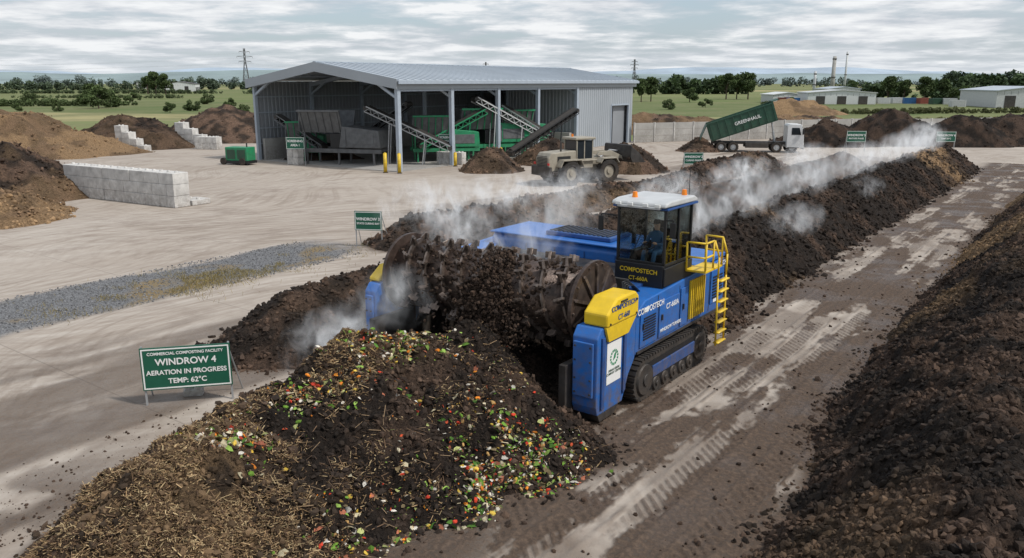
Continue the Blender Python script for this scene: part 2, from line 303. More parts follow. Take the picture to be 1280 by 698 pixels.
def yardmat():
    m=D.materials.new('dusty_concrete_yard'); t=NT(m); bs=t.n['Principled BSDF']; o=t.new('ShaderNodeTexCoord').outputs['Object']
    def mp(sx,sy,rot=0,loc=(0,0,0)):
        q=t.new('ShaderNodeMapping'); q.inputs['Scale'].default_value=(sx,sy,1); q.inputs['Rotation'].default_value=(0,0,rot); q.inputs['Location'].default_value=loc; t.link(o,q.inputs[0]); return q.outputs[0]
    a=t.ramp(t.noise(mp(.12,.12),1,8,.62),.3,.7); b=t.ramp(t.noise(mp(.45,.07),1,9,.65),.34,.70); c3=t.ramp(t.noise(mp(2.2,2.2),1,9,.75),.3,.7)
    c=t.mix(a,(.44,.385,.33),(.35,.295,.245)); c=t.mix(t.math('MULTIPLY',b,.45),c,(.52,.47,.415)); c=t.mix(t.math('MULTIPLY',c3,.4),c,(.29,.24,.195))
    for i,(rot,sx,sy,w) in enumerate(((0,3.2,.035,.55),(.55,2.6,.03,.4),(-.5,3.0,.03,.5),(.9,2.6,.03,.45))):
        q=t.new('ShaderNodeVectorMath',operation='ADD'); nb=t.new('ShaderNodeTexNoise'); nb.inputs['Scale'].default_value=.035; nb.inputs['Detail'].default_value=1; t.link(o,nb.inputs['Vector'])
        sc_=t.new('ShaderNodeVectorMath',operation='SCALE'); sc_.inputs['Scale'].default_value=30; t.link(nb.outputs['Color'],sc_.inputs[0]); t.link(o,q.inputs[0]); t.link(sc_.outputs[0],q.inputs[1])
        mm_=t.new('ShaderNodeMapping'); mm_.inputs['Scale'].default_value=(sx,sy,1); mm_.inputs['Location'].default_value=(i*7,0,0)
        m1=t.new('ShaderNodeMapping'); m1.inputs['Rotation'].default_value=(0,0,rot); t.link(q.outputs[0],m1.inputs[0]); t.link(m1.outputs[0],mm_.inputs[0])
        k=t.ramp(t.noise(mm_.outputs[0],1,5,.6),.47,.66); msk=t.ramp(t.noise(mp(.05,.05,0,(i*11,3,0)),1,6,.6),.40,.60)
        c=t.mix(t.math('MULTIPLY',t.math('MULTIPLY',k,msk),w),c,(.19,.145,.11) if i!=1 else (.54,.49,.435))
    sp=t.new('ShaderNodeSeparateXYZ'); t.link(o,sp.inputs[0])
    for ax in (0,1):
        f=t.math('FRACT',t.math('DIVIDE',t.math('ADD',sp.outputs[ax],200.3),7.0 if ax else 5.0))
        ln=t.math('LESS_THAN',f,.006); c=t.mix(t.math('MULTIPLY',ln,.4),c,(.13,.11,.09))
    st=t.ramp(t.noise(mp(.35,.35,0,(9,4,0)),1,7,.72),.52,.70); c=t.mix(t.math('MULTIPLY',st,.55),c,(.19,.145,.115))
    at=t.new('ShaderNodeAttribute',attribute_name='Col').outputs['Color']; sc=t.new('ShaderNodeSeparateColor'); t.link(at,sc.inputs[0])
    fine=t.noise(o,9,8,.7)
    mm=t.math('MULTIPLY',sc.outputs[0],t.math('ADD',t.math('MULTIPLY',fine,1.0),.55),clamp=True)
    mud=t.mix(t.ramp(fine,.35,.65),(.048,.032,.023),(.135,.092,.064))
    c=t.mix(mm,c,mud)
    grv=t.new('ShaderNodeTexVoronoi'); grv.inputs['Scale'].default_value=22; t.link(o,grv.inputs['Vector'])
    sg=t.new('ShaderNodeSeparateColor'); t.link(grv.outputs['Color'],sg.inputs[0])
    gc=t.mix(sg.outputs[0],(.09,.09,.092),(.25,.25,.255)); gc=t.mix(t.math('MULTIPLY',sc.outputs[2],.85),gc,(.24,.17,.075))
    c=t.mix(sc.outputs[1],c,gc)
    t.link(c,bs.inputs['Base Color'])
    wet=t.ramp(t.noise(mp(.5,.5,0,(3,3,0)),1,5,.6),.48,.60)
    t.link(t.math('SUBTRACT',.92,t.math('MULTIPLY',t.math('MULTIPLY',mm,wet),.5)),bs.inputs['Roughness']); bs.inputs['Specular IOR Level'].default_value=.4
    hh=t.math('ADD',t.math('MULTIPLY',fine,t.math('ADD',.2,t.math('MULTIPLY',mm,1.6))),t.math('MULTIPLY',t.math('MULTIPLY',grv.outputs['Distance'],sc.outputs[1]),-1.5)); t.bump(hh,.6,.06,bs)
    return m
YARD=yardmat()
def toloc(X,Y): return (X*CS-Y*SN, X*SN+Y*CS)
poly=[(-110,-30),(120,-30),(125,150),(85,136),(14,112),(-6,122),(-30,124),(-62,118),(-120,108)]
pv=[toloc(*p)+(-.01,) for p in poly]
ym=D.meshes.new('yard'); ym.from_pydata(pv,[],[tuple(range(len(pv)))]); ym.materials.append(YARD); ca=ym.color_attributes.new('Col','FLOAT_COLOR','POINT'); 
for d in ca.data: d.color=(0,0,0,1)
yo=link(D.objects.new('yard_pavement',ym)); yo.rotation_euler=(0,0,RZ)
A=agrid(-2,95,.045,.004,14); S=np.concatenate([np.arange(-36,-18,.22),np.arange(-18,-10.5,.12),np.arange(-10.5,-3.4,.045),np.arange(-3.4,9,.5)])
aa,ss=np.meshgrid(A,S,indexing='ij')
mud=np.zeros_like(aa)
for fn,am,wd in ((main_h,1.0,.16),(w2_h,.9,.16),(w3_h,.8,.18),(w4_h,1.0,.18)):
    z,p=fn(ss,aa); mud=np.maximum(mud,am*np.clip(1+p/wd*(.55+.8*fbm(ss*1.5,aa*1.5,3,140)),0,1))
lane=sst(-10.5,-9.2,ss)*sst(-3.0,-3.8,ss)
str_=fbm(ss*1.5,aa*.10,4,150)*.5+fbm(ss*.9,aa*.5,4,151)*.5+.16*(fbm(ss*6,aa*4,4,152)-.1)
ln=sst(.47,.57,str_+.04*np.sin(ss*3.2))
tw=np.zeros_like(aa); h=np.zeros_like(aa)
for c0,w0,ph in ((-8.15,.33,0),(-6.15,.30,.5),(-4.9,.28,.2),(-7.2,.27,.8)):
    cc=c0+.45*(fbm(aa*.12,aa*0+c0,2,160)-.5); m_=sst(w0,w0*.8,np.abs(ss-cc))*sst(.40,.56,fbm(ss*.5,aa*.25,3,int(161+c0)))
    lug=np.sin((aa+np.abs(ss-cc)*.9*np.sign(ss-cc))*2*np.pi/.26+ph)
    tw=np.maximum(tw,m_*(.5+.45*(lug>0)*(.6+.6*fbm(ss*4,aa*4,2,165)))); h+=m_*(.036*sst(-.2,.5,lug)-.02)
    rim=sst(w0*.95,w0*1.15,np.abs(ss-cc))*sst(w0*1.6,w0*1.25,np.abs(ss-cc)); h+=rim*.045*fbm(ss*5,aa*3,3,169); tw=np.maximum(tw,rim*.6*sst(.4,.6,fbm(ss*3,aa*1.2,3,168)))
lm=np.clip(ln*.97+tw*.8,0,1)*lane
lm=np.maximum(lm,lane*.45*sst(.33,.66,fbm(ss*.8,aa*.8,4,170)))
mud=np.maximum(mud,lm)
mud=np.maximum(mud,lane*sst(17,9,aa)*sst(-6.2,-8.5,ss)*sst(.30,.5,fbm(ss*1.2,aa*1.2,4,175))*.95)
front=sst(10.5,5.0,aa)*sst(-21,-15,ss)*sst(.36,.52,fbm(ss*.7,aa*.7,4,180))*.85; mud=np.maximum(mud,front*sst(-4.,-5,ss))
mud=np.maximum(mud,.65*sst(.45,.60,fbm(ss*.8,aa*.10,4,190))*sst(-17.6,-18,ss)*sst(-27,-22,ss))
mud=np.maximum(mud,.55*sst(.44,.62,fbm(ss*.9,aa*.14,5,192))*sst(26,38,aa)*sst(-23,-26,ss))
gv=sst(0,.5,ss+33.0+1.3*(fbm(aa*.3,aa*0,3,200)-.5))*sst(0,.6,-27.3-.05*aa-ss+1.2*(fbm(aa*.4,aa*0+5,3,201)-.5))*sst(28,24.5,aa+2*(fbm(ss*.8,aa*.5,2,202)-.5))
gr=gv*sst(.57,.70,fbm(ss*.45,aa*.35,3,210)+.12*sst(14,22,aa)*sst(-30,-28.5,ss)-.02)
z=.004+.03*(fbm(ss*2,aa*2,4,220)-.3)*np.clip(mud,0,1)+h*lane+.02*gv*(fbm(ss*6,aa*6,2,230))
npmesh('yard_track_surface',np.stack([ss,aa,np.maximum(z,.0)],-1).reshape(-1,3),gridfaces(len(A),len(S))[:, ::-1],np.stack([mud,gv,gr],-1).reshape(-1,3),YARD,True,None,None,RZ)
n=9000; s=-33+5.0*rng.random(n); a=-2+28*rng.random(n); sz=.012+.035*rng.random(n)**2
scatter('gravel',ICV,ICF,np.stack([s,a,.02+sz*.2],1),sz[:,None]*(.6+.6*rng.random((n,3))),np.tile((.20,.20,.205),(n,1))*(.5+.8*rng.random((n,1))),CLOD,None,.3,None,RZ)
n=5000; s=-29.5+1.1*rng.normal(size=n); a=19+3.5*rng.normal(size=n); kk=fbm(s*.8,a*.8,3,240)>.5; s,a=s[kk],a[kk]; n=len(s)
scatter('dry_grass',BXV,BXF,np.stack([s,a,np.full(n,.06)],1),np.stack([np.full(n,.004),np.full(n,.004),.04+.08*rng.random(n)],1),np.tile((.25,.20,.08),(n,1))*(.5+.9*rng.random((n,1))),CLOD,rmats(n,.5),0,None,RZ)
# ------------------------------------------------------------ heaps
def heap(name,cx,cy,rx,ry,h,rz=0,b=1.0,tn=0.2,sd=0,N=90,rough=1.0,clods=500):
    g=np.linspace(-1.25,1.25,N); X,Y=np.meshgrid(g,g,indexing='ij'); wx=cx+X*rx; wy=cy+Y*ry
    ang=np.arctan2(Y,X); rr=np.hypot(X,Y)/(1+.25*(fbm(np.cos(ang)*1.5+3,np.sin(ang)*1.5+3,3,sd)-.5)*2)
    p=1-(np.sqrt(rr*rr+.06)-.245)/(np.sqrt(1.06)-.245)
    z=h*p*(1+.35*(fbm(wx*.25,wy*.25,3,sd+3)-.5)*2)+np.clip(p*3,0,1)*rough*((fbm(wx*.8,wy*.8,4,sd+5)-.5)*1.0+np.abs(fbm(wx*2.5,wy*2.5,3,sd+7)-.5)*.5)
    t=np.clip(sst(.42,.6,fbm(wx*.3,wy*.3,4,sd+9))*tn*1.6+(tn>.6)*.5,0,1)
    col=lerp(lerp(DARK*b,BROWN*b*1.1,sst(.4,.65,fbm(wx*1.2,wy*1.2,4,sd+8))),TAN*.75,t)
    F=gridfaces(N,N); F=F[(z.ravel()[F]>-.4).any(1)]
    o=npmesh(name,np.stack([X*rx,Y*ry,z],-1).reshape(-1,3),F,col.reshape(-1,3),SOIL,True,None,(cx,cy,0),rz)
    if clods:
        idx=np.where(z.ravel()>-.08)[0]; pk=rng.choice(idx,clods); V=np.stack([X*rx,Y*ry,np.maximum(z,0)],-1).reshape(-1,3)[pk]+rng.normal(size=(clods,3))*[.12*rx/10,.12*ry/10,.02]
        scatter('clods',ICV,ICF,V,(.03+.14*rng.random(clods)**3)[:,None]*(.6+.7*rng.random((clods,3))),col.reshape(-1,3)[pk]*(.6+.9*rng.random((clods,1))),CLOD,None,.3,o)
    return o
heap('soil_heap',-43,58.5,14,9.5,4.6,.2,1.35,.3,11,170,1.2,5000)
heap('wood_chip_heap',-35.5,48,8,6.0,2.8,.1,1.3,.9,13,140,1.1,4000)
heap('wood_chip_heap',-62,93,21,11,5.0,0,1.4,.75,15,150,1.1,2500)
heap('soil_heap',-72,80,16,9,3.6,0,1.2,.3,16,120,1,1500)
heap('soil_heap',-48,103,8,6,4.2,0,1.0,.1,17,90,1,900)
heap('soil_heap',-40,115,12,7,4.2,0,1.7,.0,19,90,1,900)
heap('soil_heap',41,106,8,5,2.8,0,.7,.0,23,80,1,700)
heap('soil_heap',50,109,9,6,4.0,0,.7,.0,25,80,1,800)
heap('soil_heap',58,106,8,5,3.5,0,.7,.0,27,80,1,700)
heap('soil_heap',66,108,9,6,3.5,0,.7,.0,29,80,1,700)
heap('soil_heap',-2.0,74.8,3.3,2.8,2.5,0,1.5,.1,31,60,.5,500)
heap('soil_heap',4.0,81.5,4,3,2.7,0,1.2,.1,33,60,.5,500)
heap('soil_heap',11.0,74,3.6,2.8,2.2,0,1.6,.15,35,60,.5,500)
heap('soil_heap',-20.5,87,4,3,1.6,0,1.0,.0,37,60,.5,400)
heap('soil_heap',24,131,20,6,2.9,-.2,1.8,.35,39,110,.7,1200)
heap('soil_heap',48,136,18,6,2.6,.1,1.8,.4,41,110,.7,1200)
heap('wood_chip_heap',70,205,14,6,3.8,.1,1.4,.9,43,60,1,0)
# ------------------------------------------------------------ windrow turner
MT=empty('windrow_turner',W(-12.9,19),RZ)
def MK(b,n,m,bev=.02,smooth=False): return b.make(n,m,MT,bev,smooth)
for sg in (1,-1):
    X=lambda a,b: (min(sg*a,sg*b),max(sg*a,sg*b))
    ex=3.98 if sg>0 else 3.72; gt=3.06 if sg>0 else 2.85
    lo,hi=X(3.3,ex)
    MK(B().prism([(-3.55,.28),(-3.62,.5),(-3.62,2.2),(-3.45,2.42),(-1.75,2.42),(-1.75,1.25),(-2.05,.9),(-2.35,.28)],'x',lo,hi),'side_leg',BLUE,.03)
    a,b=X(ex+.005,ex+.05)
    MK(B().prism([(-3.45,.42),(-3.45,2.2),(-3.32,2.2),(-3.32,.42)],'x',a,b).prism([(-2.4,.5),(-2.4,2.2),(-2.28,2.2),(-2.28,.6)],'x',a,b),'leg_rib',BLUED,.008)
    a,b=X(3.36,ex-.08); MK(B().box(a,b,-3.70,-3.625,.75,2.1),'front_plate',BLUE,.02)
    bb=B()
    for z in (.85,1.2,1.65,2.0): 
        for x in (3.42,ex-.14): bb.cyl((sg*x,-3.70,z),(sg*x,-3.725,z),.025,6)
    MK(bb,'bolts',STEEL,0)
    a,b=X(3.30,ex); MK(B().prism([(-3.5,.27),(-2.5,.27),(-2.7,.08),(-3.4,.08)],'x',a+.02,b-.02),'skid_shoe',STEEL,.01)
    MK(B().box(*X(3.1,3.29),-3.9,-2.2,.2,1.5),'inner_wear_plate',STEEL,.01)
    a,b=X(3.42,ex+.1)
    MK(B().prism([(-3.35,2.43),(-3.35,gt-.32),(-2.90,gt),(-2.0,gt),(-1.82,gt-.14),(-1.82,2.43)],'x',a,b),'drive_guard',YEL,.05)
    a,b=X(ex+.005,ex+.07)
    MK(B().prism([(-3.2,2.05),(-3.35,2.425),(-1.85,2.425),(-2.25,2.05)],'x',a,b),'guard_skirt',YEL,.01)
    bb=B()
    for y,z in ((-3.22,2.5),(-1.95,2.5),(-1.95,2.85),(-2.9,2.88)): bb.cyl((sg*(ex+.1),y,z),(sg*(ex+.12),y,z),.03,6)
    bb.box(*X(ex+.1,ex+.13),-2.75,-2.45,2.93,2.97)
    MK(bb,'guard_bolts',STEEL,0)
    pr=[]
    for i in range(13): t=math.pi/2+math.pi*i/12; pr.append((-1.35+.55*math.cos(t),.57+.55*math.sin(t)))
    for i in range(13): t=-math.pi/2+math.pi*i/12; pr.append((2.05+.55*math.cos(t),.57+.55*math.sin(t)))
    a,b=X(3.42,4.06); 
    MK(B().prism(pr,'x',a,b),'crawler_belt',RUBBER,.0)
    bb=B(); L=[Vector((0,p[0],p[1])) for p in pr]; per=[]
    for i in range(len(L)):
        p,q=L[i],L[(i+1)%len(L)]; k=max(1,round((q-p).length/.155))
        for j in range(k): per.append((p.lerp(q,j/k),(q-p).normalized()))
    for p,t in per:
        nrm=Vector((0,t.z,-t.y)); nrm = -nrm if nrm.dot(p-Vector((0,.35,.57)))<0 else nrm
        M=Matrix(((1,0,0,0),(0,t.y,nrm.y,p.y),(0,t.z,nrm.z,p.z),(0,0,0,1))); bb.box(a-.03,b+.03,-.05,.05,-.01,.045,M)
    MK(bb,'track_shoes',STEEL,0)
    ir=[(y*.86+.05,(z-.57)*.72+.57) for y,z in pr]; a2,b2=X(4.055,4.075); MK(B().prism(ir,'x',a2,b2),'track_recess',BLACK,0)
    bb=B()
    for i,y in enumerate((-1.35,-.72,-.2,.32,.84,1.36,2.05)): 
        r=.40 if i in (0,6) else .17; zc=.57 if i in (0,6) else .30; bb.cyl((sg*3.9,y,zc),(sg*4.12,y,zc),r,18); bb.cyl((sg*4.1,y,zc),(sg*4.16,y,zc),r*.4,10)
    MK(bb,'track_wheels',STEEL,0,True)
    a2,b2=X(4.0,4.11); MK(B().box(a2,b2,-.95,1.65,.5,.82),'track_frame',BLUED,.02)
    a,b=X(3.15,3.95); MK(B().prism([(-1.7,1.28),(-1.7,2.36),(-1.2,2.62),(3.85,2.86),(3.95,2.6),(3.95,1.5),(3.7,1.28)],'x',a,b),'side_hull',BLUE,.03)
    a,b=X(3.955,3.985)
    MK(B().box(a,b,-1.5,-.55,1.42,2.3).box(a,b,-.45,.75,1.42,2.42).box(a,b,.85,1.3,1.42,2.5).box(a,b,2.9,3.8,1.6,2.6),'access_panel',BLUE,.012)
    bb=B()
    for i in range(9): bb.box(*X(3.99,4.01),-1.35,-.7,1.6+i*.07,1.63+i*.07)
    for i in range(8): bb.box(*X(3.99,4.01),3.0,3.7,1.75+i*.09,1.79+i*.09)
    MK(bb,'vent_slats',BLACK,0)
    bb=B()
    for y in (-1.4,-.35,.95): bb.box(*X(3.987,4.03),y,y+.05,1.9,2.05)
    bb.box(*X(3.96,4.0),-1.65,3.85,1.30,1.36)
    for y in (-.5,.8,2.85): bb.box(*X(3.952,3.958),y-.012,y+.012,1.4,2.6)
    MK(bb,'latches',STEEL,0)
MK(B().prism([(1.9,1.5),(1.9,2.95),(2.05,3.12),(3.95,3.12),(4.05,3.0),(4.05,1.5)],'x',-3.4,2.35),'engine_housing',BLUE,.04)
MK(B().prism([(1.75,2.88),(1.75,3.0),(4.0,3.0),(4.0,2.88)],'x',2.36,3.93),'rear_deck',BLUE,.02)
MK(B().box(-3.45,2.4,1.86,4.1,3.125,3.18),'housing_lid',BLUE,.02)
MK(B().box(-1.5,.9,2.3,3.6,3.185,3.32),'cooling_hood',BLUED,.03)
bb=B()
for i in range(14): bb.box(-1.4+i*.16,-1.32+i*.16,2.4,3.5,3.32,3.345)
MK(bb,'hood_grille',BLACK,0)
bb=B()
for i in range(5): bb.box(-3.1+i*1.1,-3.06+i*1.1,1.875,1.895,1.7,2.9)
MK(bb,'housing_seams',BLUED,0)
MK(B().cyl((1.5,2.7,3.15),(1.5,2.7,3.75),.07,12),'exhaust_pipe',STEEL,0,True)
MK(B().box(-3.2,3.2,.2,1.85,1.6,2.7).box(-3.25,3.25,-.9,-.8,1.7,3.0),'tunnel_shield',STEEL,.02)
MK(B().box(-3.3,3.3,-.79,.1,2.55,2.75),'cross_frame',BLUED,.02)
MK(B().cyl((2.9,-.8,2.6),(2.9,-2.0,2.75),.09,10).cyl((-2.9,-.8,2.6),(-2.9,-2.0,2.75),.09,10),'lift_ram',GALV,0,True)
hb=B()
for k in range(4): hb.pipe([(3.3+k*.05,-.6,2.66),(3.32+k*.05,-1.0,3.0-k*.03),(3.36+k*.05,-1.4,3.05-k*.03),(3.6+k*.03,-1.75,2.8)],.02,6)
MK(hb,'hydraulic_hoses',BLACK,0,True)
# drum
DR=empty('drum',(0,-2.25,2.60),0,MT)
def DK(b,n,m,bev=0,smooth=False): return b.make(n,m,DR,bev,smooth)
DK(B().cyl((-3.2,0,0),(3.0,0,0),.86,48),'drum_shell',RUST,0,True)
# helical flights, mirrored toward the middle
bb=B(); N_=150
for st_ in range(3):
    for side in (-1,1):
        v=[];f=[]
        for i in range(N_+1):
            u=i/N_; x=side*(.05+2.95*u)-.1; th=side*u*2*math.pi*1.55+st_*2*math.pi/3; c_,s_=math.cos(th),math.sin(th)
            for dx,rr in ((-.03,.84),(.03,.84),(.03,.985),(-.03,.985)): v.append((x+dx,rr*c_,rr*s_))
        for i in range(N_):
            for j in range(4): f.append((i*4+j,i*4+(j+1)%4,(i+1)*4+(j+1)%4,(i+1)*4+j))
        bb.add(v,f)
DK(bb,'helical_flights',FLIGHT,0,False)
bb=B()
for x in (-3.26,2.98): bb.cyl((x,0,0),(x+.1,0,0),1.12,48)
DK(bb,'end_flange',RUST,.01,False)
bb=B(); 
for i in range(10):
    t=i*math.pi/5; M=Matrix.Rotation(t,4,'X'); bb.box(3.081,3.15,-.04,.04,.22,1.02,M)
bb.cyl((3.081,0,0),(3.28,0,0),.26,20); bb.cyl((3.27,0,0),(3.5,0,0),.12,14)
for i in range(20):
    t=i*math.pi/10; bb.cyl((3.081,1.03*math.cos(t),1.03*math.sin(t)),(3.12,1.03*math.cos(t),1.03*math.sin(t)),.03,6)
DK(bb,'end_disc_spokes',FLIGHT,0)
DK(B().cyl((3.0825,0,0),(3.087,0,0),.94,40),'end_disc_face',pmat('drum_face',(.05,.035,.028),.6,.3,var=.5,scale=4))
bb=B(); rr_=random.Random(3)
for st_ in range(3):
    for side in (-1,1):
        for i in range(1,17):
            u=i/17; x=side*(.05+2.95*u)-.1; th=side*u*2*math.pi*1.55+st_*2*math.pi/3+rr_.uniform(-.06,.06)
            M=Matrix.Rotation(th-H2,4,'X')@Matrix.Translation((x,0,.90))@Matrix.Rotation(rr_.uniform(-.3,.3)+side*.35,4,'Z')
            bb.prism([(-.10,0),(-.10,.10),(.02,.27),(.09,.28),(.12,0)],'x',-.035,.035,M); bb.box(-.13,.13,.035,.10,.10,.26,M)
DK(bb,'drum_paddles',FLIGHT,.006)
n=1800; tt=rng.random(n)*6.28; P=np.stack([rng.uniform(-3.1,2.9,n),.87*np.cos(tt),.87*np.sin(tt)],1)
scatter('stuck_soil',ICV,ICF,P,(.015+.08*rng.random(n)**3)[:,None]*(.5+.8*rng.random((n,3))),np.tile(BROWN*.6,(n,1))*(.4+.9*rng.random((n,1))),CLOD,None,.35,DR)
# cab
CB=empty('operator_cab',(0,0,0),0,MT)
def CK(b,n,m,bev=.01,smooth=False): return b.make(n,m,CB,bev,smooth)
x0,x1,y0,y1,z0,z1=2.42,3.86,-.05,1.62,2.93,4.82
CK(B().box(x0,x1,y0,y1,z0-.22,z0+.02),'cab_floor',BLACK,.02)
CK(B().prism([(x0,2.62),(x0,3.28),(x1,3.28),(x1,2.62)],'y',y0-.06,y0-.005).box(x1+.003,x1+.05,y0-.05,y1,2.72,3.22),'lower_panel',BLACK,.02)
pb=B()
for x in (x0,x1-.07):
    pb.box(x,x+.07,y0,y0+.07,z0,z1)
    pb.box(x,x+.07,y1-.07,y1,z0,z1)
pb.box(x1-.07,x1,y0+.80,y0+.87,z0,z1); pb.box(x0,x1,y0,y0+.07,z1-.10,z1-.002).box(x0,x1,y0,y0+.06,3.27,3.34).box(x1-.06,x1,y0+.07,y1-.07,3.22,3.30).box(x1-.06,x1,y0+.07,y1-.07,z1-.10,z1-.002)
CK(pb,'cab_pillars',BLACK,.01)
CK(B().box(x0+.07,x1-.07,y0+.02,y0+.028,3.34,z1-.1),'windscreen',GLASS,0)
CK(B().box(x1-.03,x1-.022,y0+.07,y0+.80,3.3,z1-.1).box(x1-.03,x1-.022,y0+.87,y1-.07,3.3,z1-.1),'side_glass',GLASS,0)
CK(B().box(x0+.022,x0+.03,y0+.07,y1-.07,3.0,z1-.1),'left_glass',GLASS,0)
CK(B().box(x0+.07,x1-.07,y1-.05,y1-.01,2.95,3.6),'rear_panel',BLACK,0); CK(B().box(x0+.07,x1-.07,y1-.035,y1-.027,3.6,z1-.1),'rear_glass',GLASS,0)
CK(B().prism([(y0-.22,z1+.02),(y0-.18,z1+.12),(y0+.1,z1+.17),(y1-.1,z1+.17),(y1+.1,z1+.08),(y1+.1,z1)],'x',x0-.08,x1+.08),'cab_roof',LGREY,.04)
CK(B().box(x0+.1,x1-.1,y0-.23,y0-.02,z1-.04,z1+.03),'roof_visor',LGREY,.02)
CK(B().box(x0-.09,x1+.09,y0-.1,y1+.11,z1-.06,z1-.004),'roof_trim',BLUED,.01)
bb=B()
for x in (x0+.15,x0+.5,x1-.5,x1-.15): bb.box(x-.08,x+.08,y0-.27,y0-.225,z1+.02,z1+.11)
CK(bb,'work_lights',SIGNW,.01)
bb=B(); bb.cyl((x0+.35,y0+.3,z1+.16),(x0+.35,y0+.3,z1+.32),.08,14,.06).cyl((x1-.2,y1-.2,z1+.15),(x1-.2,y1-.2,z1+.32),.08,14,.06); CK(bb,'beacon',ORANGE,.01)
CK(B().cyl((x0-.02,y0,4.5),(x0-.35,y0-.25,4.55),.018,6).cyl((x0-.35,y0-.25,4.55),(x0-.35,y0-.25,4.2),.018,6).cyl((x1+.02,y0,4.5),(x1+.3,y0-.2,4.55),.018,6).cyl((x1+.3,y0-.2,4.55),(x1+.3,y0-.2,4.2),.018,6),'mirror_arm',BLACK,0)
CK(B().box(x0-.43,x0-.27,y0-.29,y0-.25,4.1,4.5).box(x1+.22,x1+.38,y0-.24,y0-.20,4.1,4.5),'mirror',BLACK,.02)
CK(B().cyl((x0+.4,y0-.01,3.36),(x0+.75,y0-.02,4.1),.012,5).cyl((x1-.15,y1,z1),(x1-.15,y1,z1+.9),.01,5),'wiper_and_aerial',BLACK,0)
text('COMPOSTECH',.17,((x0+x1)/2,y0-.068,3.08),(H2,0,0),YEL,MT); text('CT-660A',.15,((x0+x1)/2,y0-.068,2.86),(H2,0,0),YEL,MT)
CK(B().box(2.85,3.4,.75,1.25,2.96,3.34).box(2.85,3.4,1.22,1.36,3.34,4.05).box(3.0,3.25,1.26,1.36,4.05,4.25),'seat',BLACK,.04)
CK(B().cyl((3.12,.25,2.95),(3.12,.42,3.62),.035,8).box(2.6,2.8,.4,1.1,3.0,3.5),'console',BLACK,.01)
bb=B(); 
for i in range(16):
    t0=i*math.pi/8;t1=(i+1)*math.pi/8; f=lambda t:(3.12+.18*math.cos(t),.44+.16*math.sin(t),3.66+.08*math.sin(t)); bb.cyl(f(t0),f(t1),.016,6)
CK(bb,'steering_wheel',BLACK,0)
# operator
def figure(name,joints,parent,loc,mats,classify):
    names=list(joints); V=[joints[k][0] for k in names]; E=[(names.index(joints[k][2]),i) for i,k in enumerate(names) if joints[k][2]]
    me=D.meshes.new(name); me.from_pydata(V,E,[]); o=D.objects.new(name+'_src',me); SC.collection.objects.link(o)
    m=o.modifiers.new('s','SKIN'); m.use_smooth_shade=True
    for i,k in enumerate(names):
        r=joints[k][1]; me.skin_vertices[0].data[i].radius=(r,r) if not isinstance(r,tuple) else r
        me.skin_vertices[0].data[i].use_root=(i==0)
    o.modifiers.new('d','SUBSURF').levels=2; o.modifiers['d'].render_levels=2
    dg=bpy.context.evaluated_depsgraph_get(); dg.update(); nm=D.meshes.new_from_object(o.evaluated_get(dg)); D.objects.remove(o)
    nm.materials.clear()
    for q in mats: nm.materials.append(q)
    for p in nm.polygons: p.material_index=classify(p.center); p.use_smooth=True
    r=D.objects.new(name,nm); return link(r,parent,loc)
J={'pelvis':((0,0,0),(.16,.13),None),'waist':((0,.01,.18),(.14,.11),'pelvis'),'chest':((0,.0,.40),(.17,.12),'waist'),'neck':((0,-.01,.56),.06,'chest'),'chin':((0,-.03,.64),.075,'neck'),'head':((0,-.035,.74),.10,'chin'),'crown':((0,-.02,.82),.075,'head')}
for g,n in ((1,'r'),(-1,'l')):
    J['sh'+n]=((g*.2,0,.47),.07,'chest'); J['el'+n]=((g*.27,-.12,.22),.052,'sh'+n); J['wr'+n]=((g*.17,-.36,.27),.034,'el'+n); J['pa'+n]=((g*.15,-.43,.30),.036,'wr'+n)
    for q in range(4): J['f%d'%q+n]=((g*(.12+.02*q),-.49,.325-.008*q),.010,'pa'+n); J['g%d'%q+n]=((g*(.12+.02*q),-.50,.29-.006*q),.009,'f%d'%q+n)
    J['th'+n]=((g*.10,-.43,.33),.011,'pa'+n)
    J['hp'+n]=((g*.10,-.05,-.01),.11,'pelvis'); J['kn'+n]=((g*.16,-.46,.04),.075,'hp'+n); J['an'+n]=((g*.15,-.56,-.36),.05,'kn'+n); J['to'+n]=((g*.16,-.74,-.40),.04,'an'+n)
figure('operator',J,MT,(3.12,.98,3.43),[CLOTH,SKIN,BLACK],lambda c: 1 if (c.z>.59 or (c.y<-.385 and c.z>.2)) else (2 if c.z<-.32 else 0))
bb=B(); bb.cyl((3.12,.95,4.22),(3.12,.955,4.32),.11,16,.085).prism([(3.04,.78),(3.2,.78),(3.21,.88),(3.03,.88)],'z',4.215,4.23); bb.make('operator_cap',HAIR,MT,.01,True)
B().box(3.095,3.145,.825,.86,4.13,4.17).box(3.06,3.085,.838,.85,4.18,4.195).box(3.155,3.18,.838,.85,4.18,4.195).box(3.08,3.16,.842,.853,4.09,4.10).make('operator_face',SKIN,MT,.006)
